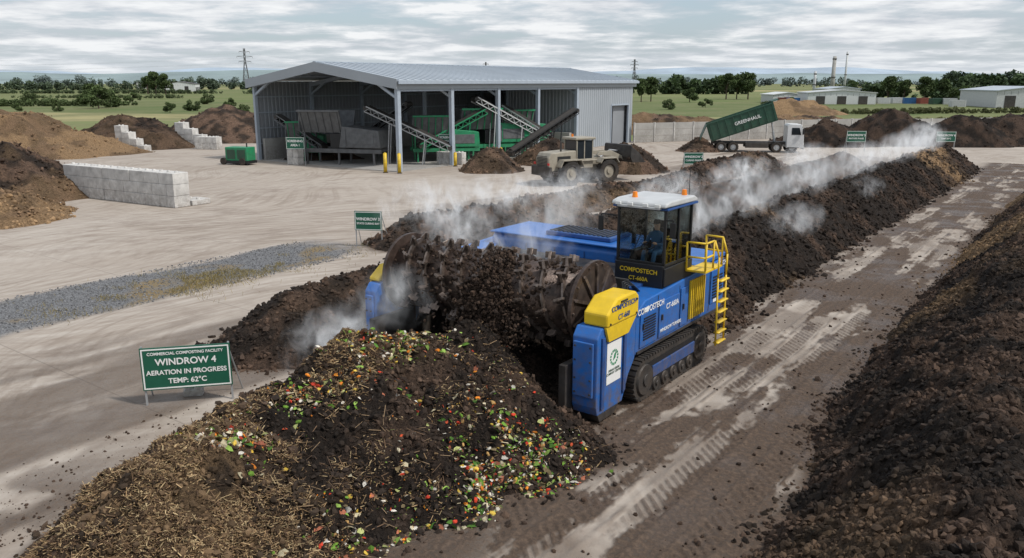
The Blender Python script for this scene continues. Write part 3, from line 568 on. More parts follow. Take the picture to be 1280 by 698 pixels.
# platform, rails, ladder
bb=B(); LO=-.55
MK(B().box(3.5,4.5,1.75+LO,2.95+LO,2.92,2.98),'platform',YEL,.01)
for x,y in ((4.47,1.78),(4.47,2.92),(3.95,1.70),(3.95,2.98),(4.47,2.3)): bb.cyl((x,y+LO,2.95),(x,y+LO,3.75),.028,8)
for z in (3.35,3.75): bb.cyl((4.47,1.75+LO,z),(4.47,2.3+LO,z),.028,8).cyl((3.95,1.70+LO,z),(4.47,1.76+LO,z),.028,8).cyl((3.95,2.98+LO,z),(4.47,2.94+LO,z),.028,8)
for y in (2.35+LO,2.92+LO): bb.pipe([(4.47,y,3.75),(4.62,y,3.3),(4.62,y,2.7),(4.66,y,.75)],.028,8)
for i in range(7): bb.box(4.58,4.74,2.36+LO,2.91+LO,.8+i*.3,.835+i*.3)
MK(bb,'ladder_and_railing',YEL,0,True)
bb=B(); 
for i in range(8): bb.box(3.96,4.03,1.40+i*.13,1.45+i*.13,1.5,2.62)
MK(bb,'yellow_grille',YEL,.005)
text('COMPOSTECH',.18,(4.088,-2.58,2.83),(H2,0,H2),BLUED,MT); text('CT-660',.18,(4.088,-2.58,2.58),(H2,0,H2),BLUED,MT)
text('COMPOSTECH',.22,(3.99,-.95,2.38),(H2,0,H2),SIGNW,MT); text('CT-660A',.2,(3.99,.3,2.2),(H2,0,H2),SIGNW,MT); text('WINDROW TURNERS',.13,(3.99,.25,1.6),(H2,0,H2),SIGNW,MT)
text('COMPOSTECH',.2,(3.99,3.3,2.72),(H2,0,H2),SIGNW,MT)
MK(B().box(3.985,3.995,-3.18,-2.5,.95,1.98),'notice_board',SIGNW,0)
bb=B(); 
for i in range(14):
    t=i*2*math.pi/14; t2=t+.3; bb.prism([(-2.84+.2*math.cos(t),1.58+.2*math.sin(t)),(-2.84+.2*math.cos(t2),1.58+.2*math.sin(t2)),(-2.84+.14*math.cos(t2),1.58+.14*math.sin(t2)),(-2.84+.14*math.cos(t),1.58+.14*math.sin(t))],'x',3.996,4.0)
bb.prism([(-2.9,1.5),(-2.84,1.66),(-2.74,1.72),(-2.78,1.56)],'x',3.996,4.0); MK(bb,'notice_emblem',GREEN,0)
text('URBAN GREEN\nCOMPOST CENTRE',.08,(3.998,-2.84,1.24),(H2,0,H2),DGREEN,MT)
MK(B().box(3.988,3.992,-1.3,-1.1,2.33,2.45).box(3.988,3.992,3.1,3.35,1.62,1.72),'warning_decals',SIGNW,0)
# soil thrown by the drum
n=2400; ang=rng.uniform(-.35,1.4,n); rad=.93+.24*rng.random(n)**2; sx=rng.normal(size=n)*.26+.45
P=np.stack([sx,-2.25-rad*np.cos(ang),2.60+rad*np.sin(ang)],1)
n2=4600; tt=rng.random(n2); x2=rng.normal(size=n2)*(.22+.38*tt)+.6; y2=-3.2-.7*tt*rng.random(n2)**.7; z2=3.2-1.5*tt**1.1-.3*rng.random(n2); P=np.concatenate([P,np.stack([x2,y2,z2],1)])
n4=500; P=np.concatenate([P,np.stack([.6+rng.normal(size=n4)*.8,-3.2-rng.random(n4)*1.0,2.5+rng.random(n4)*1.4],1)])
sz=.012+.06*rng.random(len(P))**3
scatter('thrown_soil',ICV,ICF,P,sz[:,None]*(.5+.8*rng.random((len(P),3))),np.tile(BROWN*.75,(len(P),1))*(.35+.9*rng.random((len(P),1))),CLOD,None,.35,MT)
# ------------------------------------------------------------ warehouse
BA=math.radians(35.5); WH=empty('steel_warehouse',(-10.2,73.6,0),-BA)
def WK(b,n,m,bev=0): return b.make(n,m,WH,bev)
def corr(p,q,z0,z1f,mat,name,pitch=.5,dep=.06):
    p=Vector(p);q=Vector(q);d=(q-p);L=d.length;d/=L;nn=Vector((d.y,-d.x)); b=B(); pts=[]; n=int(L/pitch)
    for i in range(n): 
        for f,o in ((0,0),(.35,0),(.45,1),(.9,1)): pts.append(((i+f)*pitch,o*dep))
    pts.append((L,0)); vs=[]
    for t,o in pts:
        c=p+d*t+nn*o; vs.append((c.x,c.y,z0)); zt=z1f(c.x,c.y); vs.append((c.x,c.y,zt))
    b.add(vs,[(2*i,2*i+2,2*i+3,2*i+1) for i in range(len(pts)-1)]); return WK(b,name,mat)
Wd=20.5; Ln=45.5; EV=8.1; RG=9.7
rf=lambda x: EV+(RG-EV)*(1-abs(x+Wd/2)/(Wd/2))
corr((-Wd+.15,0),(-Wd+.15,Ln),0,lambda x,y:EV-.1,CLADI,'left_wall'); corr((-Wd,Ln-.1),(0,Ln-.1),0,lambda x,y:rf(x)-.1,CLADI,'back_wall')
corr((-.02,31),(-.02,39.6),.0,lambda x,y:EV-.05,CLAD,'side_wall'); corr((-.02,44.2),(-.02,Ln),.0,lambda x,y:EV-.05,CLAD,'side_wall_end'); corr((-.02,39.6),(-.02,44.2),5.0,lambda x,y:EV-.05,CLAD,'door_head_cladding')
corr((-10.3,31),(-.1,31),0,lambda x,y:rf(x)-.1,CLADI,'partition_wall')
WK(B().box(-.12,.12,39.45,39.6,0,5.1).box(-.12,.12,44.2,44.35,0,5.1).box(-.12,.12,39.6,44.2,5.0,5.15),'door_frame',FRAME)
WK(B().box(-.6,-.5,41.0,44.2,0,4.95),'roller_door',CLADI)
rb=B(); o=.5
for sgn in (0,1):
    xa,xb=((-Wd-o,-Wd/2) if sgn==0 else (-Wd/2,o)); za=(EV-.08 if sgn==0 else RG); zb=(RG if sgn==0 else EV-.08)
    rb.add([(xa,-o,za),(xb,-o,zb),(xb,Ln+o,zb),(xa,Ln+o,za),(xa,-o,za+.12),(xb,-o,zb+.12),(xb,Ln+o,zb+.12),(xa,Ln+o,za+.12)],[(3,2,1,0),(4,5,6,7),(0,1,5,4),(1,2,6,5),(2,3,7,6),(3,0,4,7)])
WK(rb,'roof',ROOF)
rs=B()
for i in range(47):
    y=-o+.2+i; rs.prism([(-Wd/2+.2,RG+.09),(o,EV+.035),(o,EV+.1),(-Wd/2+.2,RG+.155)],'y',y,y+.06)
WK(rs,'roof_seams',ROOF); WK(B().box(-Wd/2-.2,-Wd/2+.2,-o,Ln+o,RG+.10,RG+.2).box(o+.01,o+.16,-o,Ln+o,EV-.3,EV+.0),'ridge_and_gutter',FRAME)
fb=B(); 
for (xa,za,xb,zb) in ((-Wd-.4,EV-.0,-Wd/2,RG),(-Wd/2,RG,.4,EV)):
    fb.add([(xa,-o-.06,za-.75),(xb,-o-.06,zb-.75),(xb,-o-.06,zb+.14),(xa,-o-.06,za+.14),(xa,-o-.01,za-.75),(xb,-o-.01,zb-.75),(xb,-o-.01,zb+.14),(xa,-o-.01,za+.14)],[(0,1,2,3),(7,6,5,4),(0,4,5,1),(2,6,7,3),(1,5,6,2),(3,7,4,0)])
fb.box(.17,.22,-o,Ln+o,EV-.75,EV-.31)
WK(fb,'fascia',CLAD)
ps=B(); YS=[0,7.5,15.1,22.6,31]
for y in YS+[38.5,45.2]: 
    ps.box(-.22,.14,y-.2,y+.2,0,EV-.1) if y<32 else None
    ps.box(-Wd+.2,-Wd+.5,y-.18,y+.18,0,EV-.1)
    for xa,za,xb,zb in ((-Wd+.3,EV-.45,-Wd/2,RG-.4),(-Wd/2,RG-.4,-.1,EV-.45)): ps.cyl((xa,y,za),(xb,y,zb),.28,4)
    ps.cyl((-Wd+.3,y,6.6),(-Wd+2.6,y,EV-.2),.16,4); ps.cyl((-.15,y,6.6),(-2.6,y,EV-.2),.16,4) 
for z in (1.6,3.2,4.8,6.4): ps.box(-Wd+.22,-Wd+.32,.3,Ln-.2,z,z+.12)
for x in (-17,-13.5,-7,-3.5): ps.box(x,x+.12,0,Ln-.5,rf(x)-.22,rf(x)-.02)
ps.box(-.1,.06,.2,30.8,EV-.95,EV-.76)
for y in (15.1,31.0): ps.box(-Wd/2-.16,-Wd/2+.16,y-.16,y+.16,0,RG-.5)
WK(ps,'portal_frames',FRAME)
WK(B().box(-Wd+.52,-Wd+.9,.4,Ln-.4,0,2.2),'push_wall',WALLC)
WK(B().box(-9.9,-.5,30.2,30.9,0,2.0),'push_wall_end',WALLC)
WK(B().box(-Wd+.05,-.05,-.3,Ln-.2,-.02,.012),'floor_slab',WALLC)
for i,(s_,a_) in enumerate(((-.6,-1.3),(.75,-.9),(.9,6.8),(.9,14.3),(.9,22),(.8,30.2))):
    bo=empty('bollard',(-10.2+math.cos(BA)*s_+math.sin(BA)*a_,73.6-math.sin(BA)*s_+math.cos(BA)*a_,0))
    hb_=1.75 if i<2 else 1.3
    B().cyl((0,0,0),(0,0,hb_),.16,14).cyl((0,0,hb_),(0,0,hb_+.06),.16,14,.05).make('post',YEL,bo,0,True); B().cyl((0,0,.0),(0,0,.05),.24,10).make('base_plate',STEEL,bo)
def bw(x,y): return (-10.2+math.cos(BA)*x+math.sin(BA)*y,73.6-math.sin(BA)*x+math.cos(BA)*y,0)
def conveyor(p,q,w=.9,frame=STEEL,name='conveyor_belt',legs=True,load=True):
    p=Vector(p);q=Vector(q); d=q-p; L=d.length; yaw=math.atan2(d.y,d.x); pit=math.atan2(d.z,math.hypot(d.x,d.y))
    E=empty(name,p,yaw); R=Matrix.Rotation(-pit,4,'Y')
    b=B()
    for y in (-w/2-.05,w/2): b.box(0,L,y,y+.05,.0,.12,R); b.box(0,L,y,y+.05,-.5,-.42,R)
    k=int(L/.8)
    for i in range(k):
        for y in (-w/2-.02,w/2+.02):
            b.cyl(R@Vector((i*L/k,y,-.46)),R@Vector(((i+.5)*L/k,y,.05)),.035,4); b.cyl(R@Vector(((i+.5)*L/k,y,.05)),R@Vector(((i+1)*L/k,y,-.46)),.035,4)
    b.make('truss',frame,E)
    B().box(-.1,L+.1,-w/2+.01,w/2-.01,.06,.10,R).box(-.05,L+.05,-w/2+.05,w/2-.05,-.36,-.33,R).make('belt',RUBBER,E)
    B().cyl(R@Vector((0,-w/2,-.14)),R@Vector((0,w/2,-.14)),.22,14).cyl(R@Vector((L,-w/2,-.14)),R@Vector((L,w/2,-.14)),.22,14).make('pulleys',STEEL,E)
    if legs:
        b=B()
        for f in (.3,.72):
            c=R@Vector((L*f,0,-.46)); 
            for y in (-w/2,w/2): b.cyl((c.x-.3,y,-p.z+.02),(c.x,y,c.z),.06,6)
        b.make('support_legs',frame,E)
    if load: B().prism([(-w/2+.15,.10),(w/2-.15,.10),(0,.3)],'x',.2,L-.1,R).make('load',RUBBER,E)
    return E
def screener(loc,rz,body=GREEN,L=6.5,name='compost_screener',sc=1.0,hm=None):
    hm=hm or GSTEEL
    E=empty(name,loc,rz); E.scale=(sc,)*3
    b=B(); b.box(-L/2,L/2,-1.1,-.95,.9,1.2).box(-L/2,L/2,.95,1.1,.9,1.2)
    for x in (-L/2+.3,0,L/2-.4): b.box(x,x+.15,-1.05,1.05,.95,1.15)
    for x in (-L/2+.4,-.2,L/2-.6):
        for y in (-1.03,1.03): b.box(x-.07,x+.07,y-.07,y+.07,0,.9)
    b.make('chassis',body,E,.01)
    B().prism([(-1.5,4.0),(-.95,2.4),(.95,2.4),(1.5,4.0),(1.4,4.0),(.85,2.5),(-.85,2.5),(-1.4,4.0)],'x',-L/2,-L/2+3.4).box(-L/2-.06,-L/2,-1.3,1.3,2.5,4.0).make('hopper',hm,E,.01)
    b=B()
    for i in range(6): b.cyl((-L/2+.2+i*.6,-1.0,2.4),(-L/2+.2+i*.6,-1.58,4.1),.05,4)
    for y in (-.9,.9):
        for x in (-L/2+.2,-L/2+3.2): b.cyl((x,y,1.1),(x,y,2.6),.08,4)
    b.box(-L/2-.05,-L/2+3.45,-1.62,-1.5,3.95,4.1)
    b.make('hopper_ribs',body,E)
    B().prism([(-.1,1.3),(.2,2.9),(L/2-.1,2.6),(L/2,1.3)],'y',-1.2,1.2).make('screen_box',body,E,.04)
    B().box(.6,L/2-.5,-1.23,-1.205,1.6,2.4).box(.3,.5,-1.24,-1.205,1.4,2.7).make('panels',hm,E,.01)
    B().box(-.9,0,-1.0,1.0,1.25,2.35).make('engine_box',BLACK,E,.03)
    return E
conveyor(bw(-17.8,1.0)[:2]+(4.6,),bw(-12.6,2.2)[:2]+(1.7,),1.0,GSTEEL)
screener(bw(-9.6,2.6),-.25,GSTEEL,6.5,sc=1.3)
screener(bw(-15.4,2.5),.1,GREEN,3.8)
conveyor(bw(-7.2,3.2)[:2]+(5.6,),bw(-.2,7.5)[:2]+(1.8,),1.0,GALV)
conveyor(bw(-12,7)[:2]+(2.4,),bw(-6.2,8)[:2]+(5.9,),1.0,GSTEEL)
screener(bw(-3.6,10.6),.25,GREEN,6.0,sc=1.15)
screener(bw(-1.9,16.3),.4,GREEN,6.0,sc=1.3)
conveyor(bw(-1.4,13.0)[:2]+(6.4,),bw(1.8,20)[:2]+(2.6,),1.0,LGREY)
conveyor(bw(-4.4,7.5)[:2]+(1.8,),bw(-1.0,14.)[:2]+(5.2,),.9,GREEN)
conveyor(bw(2.6,13.5)[:2]+(1.0,),bw(3.6,24.5)[:2]+(5.0,),1.0,BLACK)
conveyor(bw(-3.0,20)[:2]+(5.4,),bw(2.2,22.0)[:2]+(2.2,),1.0,LGREY)
screener(bw(-3.6,24.5),.5,GREEN,5.5,sc=1.2)
g=empty('diesel_generator',(-27.0,80.5,0),-.3); g.scale=(1.15,)*3
B().box(-1.1,1.1,-.6,.6,.35,1.5).make('canopy',GREEN,g,.05); B().box(-1.2,1.2,-.65,.65,.12,.345).make('skid',BLACK,g,.02); B().box(-.9,-.1,-.63,-.605,.5,1.3).box(.1,.9,-.63,-.605,.5,1.3).make('louvres',DGREEN,g,.01); B().cyl((.7,0,1.5),(.7,0,1.85),.06,10).make('exhaust',STEEL,g); B().cyl((-1.3,-.7,.3),(-1.3,-.5,.3),.3,14).cyl((.6,-.72,.3),(.6,-.55,.3),.3,14).make('wheels',RUBBER,g)
# ------------------------------------------------------------ concrete blocks
def blocks(name,p,q,courses,bl=1.5,bh=.75,bt=.8,drop=0):
    p=Vector(p);q=Vector(q);d=q-p;L=d.length;E=empty(name,(p.x,p.y,0),math.atan2(d.y,d.x)); n=max(1,int(L/bl+.01)); b=B(); st=B(); r=random.Random(int(abs(p.x)*7))
    for c in range(courses):
        m=n-drop*c
        if m<1: break
        o=(.5*bl if (c%2 and not drop) else 0)
        if o: b.box(.01,o-.012,-bt/2,bt/2,c*bh+.002,(c+1)*bh-.008)
        for i in range(m):
            x=i*bl+o; bl2=bl*.5 if x+bl>n*bl+.01 else bl
            j=r.uniform(-.03,.03); b.box(x+.01,x+bl2-.012,-bt/2+j,bt/2+j,c*bh+.002,(c+1)*bh-.008)
            if c==courses-1 or (drop and i>=m-drop): 
                for k in (.25,.75): st.cyl((x+bl2*k,0,(c+1)*bh-.01),(x+bl2*k,0,(c+1)*bh+.1),.14,8,.1)
    b.make('blocks',BLOCK,E,.03); st.make('locating_studs',BLOCK,E,.01); return E
blocks('concrete_block_wall',(-21.6,52.4),(-32.2,58.6),3,bt=1.2)
blocks('concrete_block_wall',(-20.8,53.6),(-22.6,54.6),1,bh=.35,bt=1.5)
blocks('concrete_block_wall',(-46.6,96.5),(-42.4,95.2),4,bl=1.0,drop=1,bt=1.2)
blocks('concrete_block_wall',(-42.6,104),(-37.4,102.5),4,bl=1.3,drop=1,bt=1.2)
blocks('concrete_block_wall',(-38.5,99.5),(-35.5,98.8),2,bl=1.0,bt=1.2)
blocks('concrete_block_wall',bw(-13.8,-1.1)[:2],bw(-11.0,-1.1)[:2],2)
blocks('concrete_block_wall',bw(-2.4,8.2)[:2],bw(.9,8.6)[:2],2,bh=.6)
def pwall(p,q,h=2.6):
    p=Vector(p);q=Vector(q);d=q-p;L=d.length;E=empty('perimeter_wall',(p.x,p.y,0),math.atan2(d.y,d.x)); b=B();c=B(); n=int(L/3)
    for i in range(n): 
        for k in range(3): b.box(i*L/n+.07,(i+1)*L/n-.07,-.08,.08,k*h/3+.01,(k+1)*h/3-.015)
        c.box(i*L/n-.09,i*L/n+.06,-.16,.16,0,h+.05)
    b.make('panels',WALLC,E); c.make('posts',BLOCK,E)
pwall((16.5,110),(54,124)); pwall((54,124),(118,146),2.4)
# ------------------------------------------------------------ signs
def sign(loc,rz,w,h,zb,lines,back=True,post=GALV):
    E=empty('information_sign',loc,rz); B().box(-w/2,w/2,-.02,.02,zb,zb+h).make('panel',SIGNG,E,.004)
    fr=B(); t=.02+.006*w
    fr.box(-w/2+.03,w/2-.03,-.026,-.021,zb+.03,zb+.03+t).box(-w/2+.03,w/2-.03,-.026,-.021,zb+h-.03-t,zb+h-.03).box(-w/2+.03,-w/2+.03+t,-.026,-.021,zb+.03+t,zb+h-.03-t).box(w/2-.03-t,w/2-.03,-.026,-.021,zb+.03+t,zb+h-.03-t); fr.make('border',SIGNW,E)
    b=B()
    for x in (-w/2+.02,w/2-.06):
        b.box(x,x+.045,.022,.065,0,zb+h+.03)
        if back: b.cyl((x+.02,.06,zb+h*.85),(x+.02+(.18 if x>0 else 0),.75,0),.02,6)
    b.make('posts',post,E)
    tot=sum(s for _,s in lines)*1.32; z=zb+h/2+tot/2
    for tx,s in lines:
        z-=s*.66; text(tx,s,(0,-.028,z),(H2,0,0),SIGNW,E,'lettering','CENTER',.02); z-=s*.66
    return E
sign((-8.25,19.25,0),.22,2.15,1.12,.42,[('COMMERCIAL COMPOSTING FACILITY',.104),('WINDROW 4',.24),('AERATION IN PROGRESS',.172),('TEMP: 62°C',.185)])
blocks('concrete_block_wall',(-8.6,19.75),(-8.0,19.85),1,bl=.5,bh=.2,bt=.25)
sign((-7.1,39.2,0),-.15,1.4,.95,.85,[('WINDROW 3',.2),('STATE CURING BAY',.13)])
sign((15.6,69.5,0),.05,1.7,1.0,1.1,[('WINDROW 2',.26),('CURING PHASE',.2)])
sign((40.4,95.5,0),-.1,2.2,1.3,1.1,[('WINDROW 5',.34),('MATURE PHASE',.24)])
sign((51.2,96,0),-.1,2.2,1.2,1.1,[('WINDROW 6',.34),('TEMP 58°C',.24)])
sign(bw(-12.2,-1.75),-.15,1.9,1.15,1.6,[('SCREENING',.3),('AREA 1',.3)],False)
sign(bw(-.6,7.4),-.15,1.7,1.0,2.0,[('SCREENING',.27),('AREA 2',.27)],False)
# ------------------------------------------------------------ wheels
def wheel(E,x,y,r,w,ax='y',hub=YEL,tm=RUBBER,name='wheel'):
    n=28; prof=[(.55*r,-w/2*.8),(.62*r,-w/2),(.93*r,-w/2),(r,-w/2*.72),(r,w/2*.72),(.93*r,w/2),(.62*r,w/2),(.55*r,w/2*.8)]
    V=[];F=[]
    for i in range(n):
        t=2*math.pi*i/n
        for rr,yy in prof: V.append((x+rr*math.cos(t),y+yy,r+rr*math.sin(t)))
    k=len(prof)
    for i in range(n):
        for j in range(k): F.append((i*k+j,((i+1)%n)*k+j,((i+1)%n)*k+(j+1)%k,i*k+(j+1)%k))
    b=B().add(V,F)
    for i in range(n): 
        M=Matrix.Translation((x,y,r))@Matrix.Rotation(2*math.pi*i/n,4,'Y')
        b.box(r-.02,r+.03,-w*.46,0,-.035,.035,M) if i%2 else b.box(r-.02,r+.03,0,w*.46,-.035,.035,M)
    b.make(name+'_tyre',tm,E)
    B().cyl((x,y-w/2*.55,r),(x,y+w/2*.55,r),.57*r,20).cyl((x,y-w/2*.8,r),(x,y+w/2*.8,r),.22*r,12).make(name+'_rim',hub,E,.01)
# ------------------------------------------------------------ wheel loader (local +x forward)
LD=empty('wheel_loader',(5.6,65.6,0),math.radians(33)); LD.scale=(1.15,)*3
for x in (-1.75,1.55):
    for y in (-1.05,1.05): wheel(LD,x,y,.84,.62,hub=LOADG)
B().prism([(-3.3,1.0),(-3.35,1.9),(-3.1,2.25),(-1.0,2.35),(-1.0,1.0)],'y',-.75,.75).make('engine_hood',LOADG,LD,.06)
B().box(-3.1,-.6,-.9,.9,.75,1.0).box(-3.5,-3.3,-1.1,1.1,.7,1.35).make('rear_frame',STEEL,LD,.03)
gb=B()
for i in range(7): gb.box(-3.4,-3.36,-.6,.6,1.4+i*.1,1.44+i*.1)
gb.box(-2.6,-1.5,-.775,-.755,1.5,2.0).make('grille',BLACK,LD)
for sy in (-1,1):
    a,b=sorted((sy*.76,sy*1.38)); B().prism([(-2.75,1.35),(-2.5,1.80),(-1.0,1.80),(-.75,1.3),(-.75,1.22),(-1.0,1.72),(-2.5,1.72),(-2.72,1.28)],'y',a,b).make('rear_fender',LOADG,LD,.01)
    B().prism([(.7,1.5),(.95,1.80),(2.1,1.80),(2.4,1.45),(2.35,1.4),(2.1,1.72),(.95,1.72),(.75,1.42)],'y',a,b).make('front_fender',LOADG,LD,.01)
B().box(-.95,.5,-.72,.72,1.1,1.75).box(-1.15,.75,-.9,.9,1.6,1.68).make('cab_base',LOADG,LD,.03)
pb=B()
for x in (-.95,.42):
    for y in (-.72,.64): pb.box(x,x+.08,y,y+.08,1.7,3.05)
pb.box(-.3,-.22,-.72,-.66,1.7,3.05).box(-.3,-.22,.66,.72,1.7,3.05)
pb.make('cab_pillars',LOADG,LD,.01)
B().box(-.9,.45,-.69,.69,1.72,3.0).make('cab_glass',DGLASS,LD,.02); B().box(-1.1,.65,-.82,.82,3.05,3.22).make('cab_roof',LOADG,LD,.05)
B().cyl((-.5,.4,3.22),(-.5,.4,3.4),.08,10).make('beacon',ORANGE,LD); B().cyl((-2.0,-.3,2.3),(-2.0,-.3,2.95),.07,10).make('exhaust',STEEL,LD)
B().prism([(.6,.7),(.6,1.6),(1.2,1.9),(2.1,1.5),(2.1,.8)],'y',-.42,.42).make('front_frame',LOADG,LD,.03)
for y in (-.55,.40): B().prism([(1.0,1.95),(1.2,2.15),(2.3,2.2),(3.4,1.75),(3.5,1.5),(3.2,1.4),(2.2,1.8)],'y',y,y+.15).make('lift_arm',LOADG,LD,.02)
B().cyl((1.1,0,1.4),(2.5,0,2.1),.08,8).cyl((2.5,0,2.2),(3.3,0,2.1),.06,8).make('tilt_ram',GALV,LD)
LZ=.8
B().prism([(3.35,1.75+LZ),(3.3,.9+LZ),(3.5,.55+LZ),(4.75,.5+LZ),(4.78,.56+LZ),(3.6,.66+LZ),(3.42,.95+LZ),(3.45,1.8+LZ)],'y',-1.45,1.45).prism([(3.35,1.7+LZ),(3.3,.9+LZ),(3.5,.55+LZ),(4.7,.52+LZ),(4.1,1.2+LZ)],'y',-1.5,-1.451).prism([(3.35,1.7+LZ),(3.3,.9+LZ),(3.5,.55+LZ),(4.7,.52+LZ),(4.1,1.2+LZ)],'y',1.451,1.5).make('bucket',STEEL,LD,.01)
n=1100; P=np.stack([3.95+.35*rng.normal(size=n)*.8,rng.uniform(-1.35,1.35,n),np.zeros(n)],1); P[:,2]=.7+LZ+1.2*np.clip(1-np.abs(P[:,0]-3.9)/.8,0,1)*(1-.45*np.abs(P[:,1])/1.4)*rng.random(n)**.4
scatter('bucket_load',ICV,ICF,P,(.06+.09*rng.random(n)),np.tile(BROWN*.7,(n,1))*(.5+.8*rng.random((n,1))),CLOD,None,.3,LD)
B().box(-3.42,-3.37,-.9,-.7,1.45,1.6).box(-3.42,-3.37,.7,.9,1.45,1.6).make('tail_lights',pmat('red_lens',(.5,.02,.02),.3),LD)
# ------------------------------------------------------------ tipper truck (+x forward)
TR=empty('tipper_truck',(28.4,95.5,0),math.radians(-9)); TR.scale=(1.06,)*3
for x in (-3.6,-2.3,2.3,3.9):
    for y in (-1.0,1.0): wheel(TR,x,y,.56,.34 if x>0 else .55,hub=LGREY)
B().box(-4.6,4.6,-.45,.45,.85,1.15).box(-1.0,1.4,-1.15,-.6,.5,1.05).box(-1.0,1.0,.6,1.15,.5,1.05).make('chassis',STEEL,TR,.02)
B().prism([(3.3,.55),(3.3,2.9),(3.5,3.1),(4.75,3.05),(5.05,2.0),(5.12,.55)],'y',-1.22,1.22).make('cab',WHITE,TR,.05)
B().prism([(4.80,2.02),(4.78,2.85),(4.90,2.82),(5.07,2.02)],'y',-1.08,1.08).make('windscreen',DGLASS,TR,.02)
B().prism([(3.75,1.95),(3.75,2.7),(4.55,2.7),(4.75,1.95)],'y',-1.24,-1.225).prism([(3.75,1.95),(3.75,2.7),(4.55,2.7),(4.75,1.95)],'y',1.225,1.24).make('side_windows',DGLASS,TR)
B().box(5.06,5.16,-1.15,1.15,.4,.85).box(5.06,5.11,-.8,.8,1.1,1.7).box(3.4,4.6,-1.25,-1.225,.55,.62).make('bumper_and_grille',BLACK,TR,.02)
B().box(4.85,5.0,-1.5,-1.3,2.0,2.6).box(4.85,5.0,1.3,1.5,2.0,2.6).make('mirrors',BLACK,TR,.02); B().box(5.10,5.13,-1.1,-.85,.9,1.1).box(5.10,5.13,.85,1.1,.9,1.1).make('headlights',SIGNW,TR)
TA=math.radians(19); RT=Matrix.Translation((-4.4,0,1.2))@Matrix.Rotation(-TA,4,'Y')
bd=B(); bd.box(-.2,6.9,-1.22,1.22,0,.14,RT).box(-.2,6.9,-1.25,-1.16,.14,1.95,RT).box(-.2,6.9,1.16,1.25,.14,1.95,RT).box(6.9,7.02,-1.25,1.25,0,2.2,RT).box(7.02,7.7,-1.2,1.2,2.1,2.18,RT)
for i in range(9): bd.box(i*.85,.1+i*.85,-1.32,-1.25,.05,1.9,RT); bd.box(i*.85,.1+i*.85,1.25,1.32,.05,1.9,RT)
bd.box(-.2,7.0,-1.34,-1.2,1.90,2.02,RT).box(-.2,7.0,1.2,1.34,1.90,2.02,RT); bd.make('tipping_body',DGREEN,TR,.01)
TG=RT@Matrix.Translation((-.22,0,1.9))@Matrix.Rotation(math.radians(40),4,'Y'); B().box(-.06,0,-1.2,1.2,-1.8,0,TG).make('tailgate',DGREEN,TR,.01)
q=RT@Vector((6.5,0,0)); B().cyl((2.2,0,1.1),(2.2+(q.x-2.2)*.5,0,1.1+(q.z-1.1)*.5),.14,10).cyl((2.2,0,1.1),(q.x,0,q.z),.09,10).make('tipping_ram',GALV,TR)
text('GREENHAUL',.5,RT@Vector((4.0,-1.335,1.05)),(H2,-TA,0),SIGNW,TR)
heap('soil_heap',22.2,96.4,2.6,2.4,1.6,0,1.7,.1,51,50,.4,400)
# ------------------------------------------------------------ vegetation
def leafmesh(C,R,N,size,base,seed):
    r=np.random.default_rng(seed); k=len(C); w=(R**2); w=w/w.sum(); idx=r.choice(k,N,p=w); d=r.normal(size=(N,3)); d/=np.linalg.norm(d,axis=1)[:,None]
    rad=(.55+.5*r.random(N)); P=C[idx]+d*(R[idx]*rad)[:,None]*[1,1,.8]
    P[:,2]=np.maximum(P[:,2],.1)
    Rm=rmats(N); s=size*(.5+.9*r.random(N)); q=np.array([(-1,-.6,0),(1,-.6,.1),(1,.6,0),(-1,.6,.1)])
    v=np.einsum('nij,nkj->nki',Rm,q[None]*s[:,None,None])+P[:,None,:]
    sh=(.45+.45*np.clip(d[:,2]*.6+.5,0,1)+.35*r.random(N))*(.75+.5*r.random(k)[idx])  # top-light shading painted into leaf colour: clump tops lighter, undersides darker
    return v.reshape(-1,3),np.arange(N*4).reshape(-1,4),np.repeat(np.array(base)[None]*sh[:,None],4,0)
BARK=pmat('bark',(.07,.05,.035),.9)
def make_tree(seed,h,shrub=False):
    r=np.random.default_rng(seed); n=16 if not shrub else 12
    C=[];R=[]
    for i in range(n):
        t=r.random(); ang=r.random()*6.28; rr=h*(.30 if not shrub else .62)*math.sin(math.pi*(.15+.75*t))*r.uniform(.4,1); C.append((rr*math.cos(ang),rr*math.sin(ang),h*((.34+.56*t) if not shrub else (.10+.6*t)))); R.append(h*r.uniform(.10,.19)*(1.3 if shrub else 1))
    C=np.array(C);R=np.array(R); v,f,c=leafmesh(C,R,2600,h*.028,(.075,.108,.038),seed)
    b=B().cyl((0,0,0),(0,0,h*.45),h*.028,8,h*.018)
    for i in range(0,n,2): b.cyl((0,0,h*(.2+.2*r.random())),tuple(C[i]),h*.012,5,h*.004)
    return b,v,f,c
TM=[]
for i in range(5):
    b,v,f,c=make_tree(100+i,10 if i<3 else 5,i>=3)
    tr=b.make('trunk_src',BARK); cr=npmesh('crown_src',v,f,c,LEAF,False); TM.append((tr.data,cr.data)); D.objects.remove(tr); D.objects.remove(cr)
def tree(i,X,Y,sc,rz=0):
    nm='broadleaf_tree' if i<3 else 'shrub'; o=D.objects.new(nm,TM[i][0]); link(o,None,(X,Y,-.06),(0,0,rz)); o.scale=(sc,)*3
    link(D.objects.new('crown',TM[i][1]),o)
def px(x,t): return (x-640)/1004*t
R_=random.Random(9)
